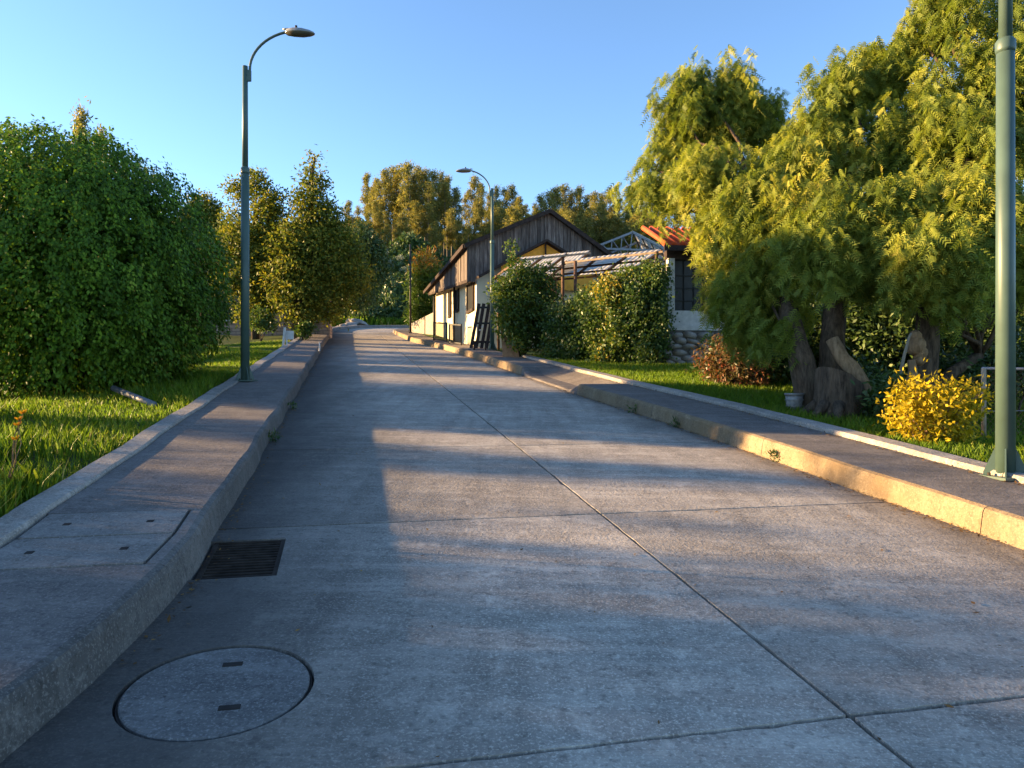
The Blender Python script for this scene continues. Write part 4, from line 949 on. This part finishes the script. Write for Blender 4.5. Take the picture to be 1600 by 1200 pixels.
broad_tree('street_tree', 'broad dark tree overhanging the far bend of the road', gb_(480, 46), bl([(560, 385, 32, 0), (545, 420, 36, 0), (580, 420, 28, 1), (550, 455, 32, 0), (575, 390, 20, 0)], 44), 700, 22, .28, .2, .1, 'bush', .22)
shrub('low_shrub', 'small golden green shrub on the grass by the brick house', 'shrub', gb_(408, 31), bl([(405, 500, 16, 0), (418, 508, 12, 0)], 31), 70, 20, .1, .13, .07, 'vine', 5)
shrub('low_shrub', 'small round leafy shrub at the foot of the pointed tree', 'shrub', gb_(473, 30.5), bl([(474, 517, 11, 0), (480, 510, 8, 0)], 30.5), 50, 18, .08, .13, .07, 'vine', 5)
broad_tree('background_tree', 'round topped pale tree peeping over behind the ficus', gb_(318, 52), bl([(318, 325, 20, 0), (308, 345, 22, 0), (330, 345, 16, 0), (318, 365, 24, 0)], 52), 420, 20, .3, .24, .12, 'olive', .3)

# ------------------------------------------------------------------ brick house on the left
def brick_house():
    x0, x1, y0 = at(318, 0, 38).x, at(516, 0, 38).x, 38.0; gl = gz(x0, y0); t = thing('brick_house', (x0, y0, gl), 'single storey grey brick house behind the street trees', 'house'); W = x1 - x0
    def zz(v): return EYE + (600 - v) / F * y0 - gl
    op = []
    for u0, u1 in ((344, 378), (478, 502)): op.append((at(u0, 0, y0).x - x0, at(u1, 0, y0).x - x0))
    zs, zt = zz(492), zz(448)
    MB().box((W / 2, .2, (zs - .6) / 2 - .3), (W, .4, zs + .6)).obj('wall', M['brick'], t)
    xs = [0] + [q for o_ in op for q in o_] + [W]
    for a, b in zip(xs[0::2], xs[1::2]): MB().box(((a + b) / 2, .2, (zs + zt) / 2 + (.0)), (b - a, .4, zt - zs + .62)).obj('wall', M['brick'], t)
    MB().box((W / 2, .2, (zt + zz(388)) / 2 + .15), (W, .4, zz(388) - zt - .3)).obj('wall', M['brick'], t)
    for a, b in op:
        wn_ = MB().box(((a + b) / 2, .3, (zs + zt) / 2), (b - a, .04, zt - zs + .6)).obj('window', M['dark'], t); MB().box(((a + b) / 2, -.03, zs - .3), (b - a + .3, .14, .09)).obj('sill', M['white'], wn_)
        MB().box(((a + b) / 2, .27, (zs + zt) / 2), (.05, .03, zt - zs + .58)).obj('mullion', M['cable'], wn_)
    MB().box((W - .15, -.25, zz(500) - .2), (.5, .5, 1.6)).obj('pier', M['brick'], t)
    MB().box((W - .1, -.35, zz(494)), (.7, .5, .06)).obj('pier_cap', M['darkwood'], t)
    rz = zz(388)
    MB().hexa([(-.6, -.6, rz), (W - 1.2, -.6, rz), (W - 1.2, 6, rz + 1.3), (-.6, 6, rz + 1.3), (-.6, -.6, rz + .14), (W - 1.2, -.6, rz + .14), (W - 1.2, 6, rz + 1.44), (-.6, 6, rz + 1.44)]).obj('roof', M['galv'], t)
    MB().box((W / 2 - .9, -.62, rz + .04), (W - .6, .05, .2)).obj('fascia', M['white'], t)
brick_house()
# white post and panel on the pavement edge
p = onground(443, 541, .2); t = thing('marker_post', (p[0], p[1], gz(*p) - .02), 'leaning white post with small white panel at pavement end', 'post')
MB().bar((-.02, 0, 0), (.05, 0, .75), .07, .07, (0, 1, 0)).obj('post', M['white'], t); MB().bar((.13, .02, 0), (.08, .02, .5), .05, .05, (0, 1, 0)).obj('prop', M['white'], t)
MB().box((.2, .05, .48), (.28, .04, .3)).obj('panel', M['white'], t)
p = onground(499, 548, .2); t = thing('kerb_stake', (p[0], p[1], float(plane(ns(*p)[1])) + .19), 'short pale stake at the kerb edge', 'stake'); MB().tube([(0, 0, 0), (.01, 0, .2), (-.01, 0, .3)], [.03, .022, .015], 6, .2).obj('body', M['white'], t)
# grey pipe lying in the grass
a = Vector((*onground(178, 622, .1), 0)); b = Vector((*onground(240, 643, .1), 0)); a.z = gz(a.x, a.y) + .16; b.z = gz(b.x, b.y) + .07
t = thing('pipe', b, 'dark grey pipe lying in the grass under the ficus', 'pipe'); m = MB(); m.tube([(0, 0, 0), a - b], .045, 14); m.obj('body', M['pipe'], t, True); MB().tube([(a - b) * 1.0, (a - b) * 1.01], .05, 14).obj('end_cap', M['cable'], t, True)

# ------------------------------------------------------------------ bamboo hedge, pole, rubble, bank planting
p = at(665, 522, 47); bz_ = gz(p.x, p.y)
bam = shrub('bamboo_clump', 'tall bamboo clump with orange tips at the end of cream house', 'bamboo', (p.x, p.y, bz_ - .1), [pb(u, v, r, 47, 1.4) for u, v, r in ((665, 425, 20), (655, 450, 17), (678, 440, 17), (663, 475, 22), (650, 495, 12), (680, 470, 15), (668, 500, 16))], 520, 20, .22, .32, .06, 'bamboo', 22, -.35, vb=.6)
fo = [c for c in bam.children if c.name.startswith('foliage')][0].data; co = np.empty(len(fo.vertices) * 3, np.float32); fo.vertices.foreach_get('co', co)
zz_ = co.reshape(-1, 4, 3)[:, 0, 2]; vv = np.clip(.45 * rng.random(len(zz_)) + .6 * np.clip((zz_ - 2.6) / 2.2, 0, 1), 0, 1).astype(np.float32); fo.attributes['var'].data.foreach_set('value', vv)   # young orange shoots and sunlit top, both coloured in by height
p = at(641.5, 526, 42); t = thing('thin_pole', (p.x, p.y, gz(p.x, p.y) - .2), 'thin dark pole standing in front of the bamboo clump', 'pole'); MB().tube([(0, 0, 0), (-.02, 0, 5.3)], [.06, .045], 8).obj('shaft', M['cable'], t, True); MB().box((0, 0, .2), (.16, .16, .2)).obj('footing', M['mortar'], t)
p = at(655, 524, 44); t = thing('low_wall', (p.x, p.y, gz(p.x, p.y)), 'low pale stained wall below the bamboo clump', 'wall')
d = Vector(HW(0, 13.6, 0)) ; MB().hexa([(-.45, -.2, -.5), (1.4, -3.6, -.6), (1.6, -3.5, -.6), (-.3, 0, -.5), (-.45, -.2, .55), (1.4, -3.6, .95), (1.6, -3.5, .95), (-.3, 0, .55)]).obj('body', M['border'], t)
t0 = None
rm = [mesh('slab', *lump((.5, .35, .12), 40 + i, 7, 4, .25), M['stone']) for i in range(4)]
for i, (u, v, d) in enumerate(((532, 505, 58), (545, 503, 59), (556, 500, 60), (540, 497, 60), (552, 494, 61), (562, 505, 60), (548, 507, 58))):
    p = at(u, v, d); o = link('rubble_slab', rm[i % 4], None, (p.x, p.y, max(gz(p.x, p.y) + .1, p.z))); o.location.z = gz(p.x, p.y) + .12 + .22 * (i % 3); o.scale = (1.8, 1.5, 2.2); o.rotation_euler = (random.uniform(-.3, .3), random.uniform(-.3, .3), random.uniform(0, 3))
    tag(o, 'grey broken slab in the rubble heap at the road bend', 'slab', 'rubble slabs by the bend')

def lump_bush(seed, mat='bush', n=170, per=16, ln=.2, wd=.1):
    bb = [(0, 0, .55, .75), (.5, .2, .4, .5), (-.5, -.1, .42, .52), (.1, -.3, .9, .45)]
    return leaf_cloud(bb, n, per, .13, ln, wd, .1, (.45, 1.0))
bm = []
for i in range(3):
    v, f, r = lump_bush(i); bm.append(mesh('foliage', v, f, M['bush'], False, r))
stem_m = MB().tube([(0, 0, -.3), (0.03, 0, .8)], [.06, .02], 6).mesh('stem', M['bark_dark'])
def bank_bush(x, y, sc_, i, lab, group='bushes on the bank beyond the bend'):
    t = thing('bank_bush', (x, y, gz(x, y) - .1), lab, 'bush', group, random.uniform(0, 6)); t.scale = (sc_, sc_, sc_ * random.uniform(.8, 1.2))
    link('foliage', bm[i % 3], t); link('stem', stem_m, t); return t
k = 0
for d, us in ((69, range(505, 720, 13)), (74, range(500, 720, 15)), (79, range(505, 760, 16)), (85, range(500, 800, 18)), (92, range(490, 820, 20))):
    for u in us:
        uu = u + random.uniform(-6, 6); dd = d + random.uniform(-2, 2); x = (uu - 800) / F * dd
        bank_bush(x, dd, random.uniform(1.1, 2.1) * (1 if d < 80 else 1.25), k, {69: 'dark green bush just behind the far kerb of the bend', 74: 'dark green bush low on the bank above the far kerb bushes', 79: 'dark green bush half way up the overgrown bank beyond the bend', 85: 'dark green bush high on the bank below the eucalyptus', 92: 'dark green bush at the foot of the eucalyptus trunks'}[d], 'bank bushes row %d' % d); k += 1
for i, (u, v, d) in enumerate(((600, 395, 86), (625, 403, 84), (633, 420, 82), (605, 408, 85), (648, 412, 84), (590, 400, 88))):
    x = (u - 800) / F * d; z = gz(x, d); h = max(1.8, EYE + (600 - v) / F * d - z); t = thing('umbel_plant', (x, d, z), 'tall plant with flat pale flower heads on the bank', 'plant', 'pale flowering plants on the bank')
    wood('stem', [limb((x, d, z - .2), (x, d, z + h), .05, .03)], M['bark_lit'], t, 5); crown('flower_head', [leaf_cloud([(x, d, z + h, .5, .10)], 22, 8, .1, .16, .1, 0)], M['flower'], t)

# ------------------------------------------------------------------ eucalyptus on the hill
def euc_mesh(seed):
    rs = np.random.default_rng(seed); H = 10.0; bb = []; nb = 10 + seed % 4
    for i in range(nb):
        z = H * (0.34 + .62 * (i + rs.random() * .6) / nb); w_ = (1.02 - .62 * abs((z / H - .62) / .38) ** 1.4) * rs.uniform(.7, 1.1); a = rs.uniform(0, 6.3)
        bb.append((w_ * .62 * math.cos(a), w_ * .62 * math.sin(a), z, max(.32, w_ * .62), max(.42, w_ * .74)))
    bb.append((0, 0, H * .95, .3, .6)); bb.append((rs.uniform(-.5, .5), rs.uniform(-.5, .5), H * .88, .34, .6))
    v, f, r = leaf_cloud(bb, 300, 15, .15, .24, .085, .6, (.35, 1.0), 1.1)
    m = MB(); lx = rs.uniform(-.3, .3); m.tube([(0, 0, -1.2), (.05, 0, 3), (lx * .5, .1, 6), (lx * .3, 0, 9.3)], [.10, .085, .065, .025], 7, .1)
    for b in bb[::2]: m.tube([(lx * .3, .05, b[2] - .9), (b[0] * .6, b[1] * .6, b[2] - .3), b[:3]], [.06, .04, .02], 5)
    return mesh('crown', v, f, M['euc'], False, r), m.mesh('trunk', M['bark_pale'], True)
em = [euc_mesh(i) for i in range(5)]
def euc(u, v, d, i, lab, group, wide=1.0):
    x = (u - 800) / F * d; z = gz(x, d); h = EYE + (600 - v) / F * d - z; t = thing('eucalyptus_tree', (x, d, z), lab, 'tree', group, random.uniform(0, 6.28)); sc_ = max(.45, h / 10.2)
    t.scale = (sc_ * wide, sc_ * wide, sc_); link('crown', em[i % 5][0], t); link('trunk', em[i % 5][1], t)
k = 0
for u, v in ((574, 268), (588, 275), (602, 262), (614, 258), (626, 253), (638, 250), (652, 256), (664, 262), (676, 264), (688, 266), (700, 272), (712, 290), (582, 290), (595, 282), (620, 272), (645, 268), (670, 280), (694, 285), (545, 312), (560, 320)):
    euc(u, v, random.uniform(106, 120), k, 'tall sunlit golden eucalyptus on the hill left of the house ridge' if v < 300 else 'pale thin eucalyptus by the left end of hill grove', 'eucalyptus on the hill' if v < 300 else 'thin pale eucalyptus', random.uniform(1.0, 1.3)); k += 1
for u, v in ((728, 300), (742, 272), (752, 285), (765, 300), (777, 288), (790, 292), (800, 286), (812, 305), (822, 318)):
    euc(u, v, random.uniform(118, 132), k, 'dark eucalyptus on the hill behind the lamp by the cream house', 'eucalyptus behind the lamp', random.uniform(1.0, 1.3)); k += 1
for u, v in ((836, 315), (846, 302), (858, 296), (870, 290), (882, 286), (894, 294), (906, 288), (918, 302), (930, 298), (942, 300), (955, 290), (966, 310), (980, 318), (995, 312), (1010, 320)):
    euc(u, v, random.uniform(108, 124), k, 'eucalyptus on the hill rising behind the board gable', 'eucalyptus behind the gable', random.uniform(1.0, 1.3)); k += 1
for u in list(range(560, 1040, 15)) + list(range(565, 1040, 21)):
    euc(u + random.uniform(-5, 5), random.uniform(312, 355), random.uniform(96, 108), k, *(('shorter front row eucalyptus above the overgrown bank', 'front eucalyptus above the bank') if u < 640 else ('shorter front row eucalyptus behind the bamboo clump', 'front eucalyptus behind bamboo') if u < 700 else ('shorter front row eucalyptus behind the long street side roof slope', 'front eucalyptus behind street slope') if u < 860 else ('shorter front row eucalyptus behind the short far roof slope of the gable', 'front eucalyptus behind far slope') if u < 945 else ('shorter front row eucalyptus behind the steel roof frame', 'front eucalyptus behind steel frame')), random.uniform(1.2, 1.6)); k += 1
euc(127, 158, 47, 1, 'slender tall eucalyptus rising behind the ficus crown', None, .62); euc(158, 192, 49, 3, 'shorter slim eucalyptus beside the tall one behind the ficus', None, .55)

# ------------------------------------------------------------------ garden trees to the left of the street (they shade the road)
def side_tree(x, y, h, r, i, lab):
    base = (x, y, gz(x, y)); z = base[2]
    bb = [(x, y, z + h * .62, r, h * .36), (x + r * .5, y + r * .3, z + h * .5, r * .7, h * .3), (x - r * .4, y - r * .4, z + h * .45, r * .7, h * .32), (x, y, z + h * .28, r * .8, h * .25)]
    broad_tree('garden_tree', lab, base, bb, int(130 * r * h / 4), 16, .22, .26, .14, 'bush', .14, 'garden trees along the left lawn')
for i, (x, y, h, r) in enumerate(((-22, -1.5, 6.5, 2.2), (-24, 2.2, 6.5, 2.1), (-21, 4.6, 5.6, 1.3), (-25, 6.9, 5.2, .6), (-26, 8.2, 4.6, .6), (-26, 9.6, 4.4, .5), (-25, 11.2, 5.0, .5), (-27, 22.6, 7, 1.0), (-26, 25.2, 7, .8), (-28, 27.7, 7, .9), (-26, 29.6, 7, .6), (-27, 19.0, 4.0, 1.2))):
    side_tree(x, y, h, r, i, 'leafy garden tree on the left lawn away from the street')

# ------------------------------------------------------------------ grass, weeds, leaf litter
def grass(n_s, hgt, wd, name, label, var_dry=.1):
    n, s, sc_ = n_s; k = len(n); x = n * NX - s * NY; y = n * NY + s * NX; z = ground(n, s) - .02
    B = np.stack([x, y, z], 1); a = rng.uniform(0, 6.283, k); h = hgt * sc_ * rng.uniform(.5, 1.25, k)
    lean = np.stack([np.cos(a), np.sin(a), np.zeros(k)], 1) * (h * rng.uniform(.1, .6, k))[:, None]; b = a + rng.uniform(-.8, .8, k) + 1.57
    W = np.stack([np.cos(b), np.sin(b), np.zeros(k)], 1) * (wd * (1 + y / 14))[:, None]
    mid = B + lean * .35 + np.array([0, 0, 1]) * (h * .6)[:, None]; tip = B + lean + np.array([0, 0, 1]) * h[:, None]
    V = np.stack([B - W, B + W, mid + W * .7, tip, mid - W * .7], 1).reshape(-1, 3)
    patch = .5 + .5 * np.sin(n * 1.7 + s * .6) * np.sin(s * .9 - n * .4)
    var = np.clip(.5 * rng.random(k) + .3 * patch + (rng.random(k) < var_dry) * .4, 0, 1)
    o = link(name, mesh(name, V, np.arange(5 * k).reshape(k, 5), M['grass'], False, var)); tag(o, label, 'grass', None, 'stuff')
def scatter(k, n0, n1, s0, s1, side, power=1.0):
    s = s0 + (s1 - s0) * rng.random(k) ** power; t = rng.random(k); e = np.interp(s, *(KL if side < 0 else KR)); n = e + side * (n0 + (n1 - n0) * t ** 1.25); return n, s, np.ones(k)
n, s, q = scatter(105000, 1.26, 9, 1.5, 30, -1, 1.3); q = np.where(np.sin(n * 2.1 + s) + np.sin(s * 1.7 - n) > 1.35, .35, 1.0) * (.75 + .35 * np.sin(n * 1.3 + s * .8)); q *= np.clip(1.05 - (s - 6) / 40, .6, 1.1)
grass((n, s, q), .26, .0042, 'lawn_grass', 'long sunlit green grass on the left lawn')
n, s, q = scatter(90000, 1.28, 8, 2.5, 22, 1, 1.2); grass((n, s, q), .12, .0042, 'verge_grass', 'short green grass on the right verge', .04)
n, s, q = scatter(14000, 9, 22, 6, 42, -1, 1); grass((n, s, q), .3, .012, 'field_grass', 'rough grass further out on the left lawn')
n = rng.uniform(-6, 12, 26000); s = rng.uniform(66, 92, 26000); grass((n, s, np.ones(26000)), .9, .022, 'bank_grass', 'tall grass on the bank beyond the bend')
n, s, q = scatter(2600, 1.0, 1.3, 2, 30, -1, 1); q *= np.where(np.sin(s * 3.1) + np.sin(s * 1.3) > .8, .5, .15); grass((n, s, q), .2, .003, 'edge_grass', 'thin weeds along the left pavement border', .4)
# dead leaves along the kerbs
def litter(n, s, zoff, name, label):
    k = len(n); P = np.stack([n * NX - s * NY, n * NY + s * NX, plane(s) + zoff + rng.uniform(0.004, .014, k)], 1); D = rsph(k); D[:, 2] *= .15; N2 = unit(np.array([0, 0, 1]) + rsph(k) * .35)
    v, f, r = leaves(P, D, N2, rng.uniform(.015, .05, k), rng.uniform(.008, .022, k), rng.random(k)); tag(link(name, mesh(name, v, f, M['dry'], False, r)), label, 'leaf litter', None, 'stuff')
s = rng.uniform(4, 30, 2600); kk = np.interp(s, *KR); litter(kk - np.abs(rng.normal(0, .07, 2600)) - .005, s, .002, 'leaf_litter', 'dry leaves and dirt along the foot of the right kerb')
s = rng.uniform(3.5, 30, 700); kk = np.interp(s, *KL); litter(kk + np.abs(rng.normal(0, .06, 700)) + .015, s, .002, 'kerb_litter', 'bits of dry leaf along the foot of the left kerb')
s = rng.uniform(2, 22, 220); litter(rng.uniform(-.5, 4.4, 220), s, .001, 'road_litter', 'scattered leaf scraps on the concrete road')
s = rng.uniform(5, 16, 800); kk = np.interp(s, *KR); litter(kk + .99 - np.abs(rng.normal(0, .05, 800)), s, .214, 'walk_litter', 'leaf scraps against the right pavement border')
# orange flowers at the left edge
for i, (u, v) in enumerate(((30, 655), (24, 686), (36, 645), (28, 664))):
    d = 5.2; p = at(u, v, d); q = Vector((p.x - .12, p.y + .05, gz(p.x - .12, p.y + .05))); t = thing('wild_flower', q, 'orange yellow wild flower standing in the long left grass', 'flower', 'orange flowers in the left grass')
    wood('stem', [limb(q, p, .004, .003)], M['grass_stem'] if 'grass_stem' in M else M['bark_lit'], t, 5)
    k = 16; a = np.linspace(0, 6.283, k); D = np.stack([np.cos(a), np.sin(a) * .6 - .3, np.sin(a * 2) * .3 + .35], 1); crown('petals', [leaves(np.repeat(np.array([p]), k, 0), D, rsph(k), .035, .018, rng.random(k))], M['petal'], t)

for i, (u, v, sd) in enumerate(((1040, 668, 1), (1190, 722, 1), (985, 645, 1), (452, 640, -1), (428, 690, -1))):
    x, y = onground(u, v, 0.0); n_, s_ = ns(x, y); n_ = (kr(s_) - .03) if sd > 0 else (kl(s_) + .03); q = Vector(rp(n_, s_, 0)); t = thing('kerb_weed', q, 'small weed tuft growing at the foot of the right kerb' if sd > 0 else 'small weed tuft growing at the foot of the left kerb', 'weed', 'weeds at the right kerb' if sd > 0 else 'weeds at the left kerb')
    crown('foliage', [leaf_cloud([(q.x, q.y, q.z + .05, .07, .06)], 14, 6, .02, .06, .014, -.4)], M['bush'], t); wood('stem', [limb(q, q + Vector((.02, 0, .08)), .004, .002)], M['bark_dark'], t, 4)
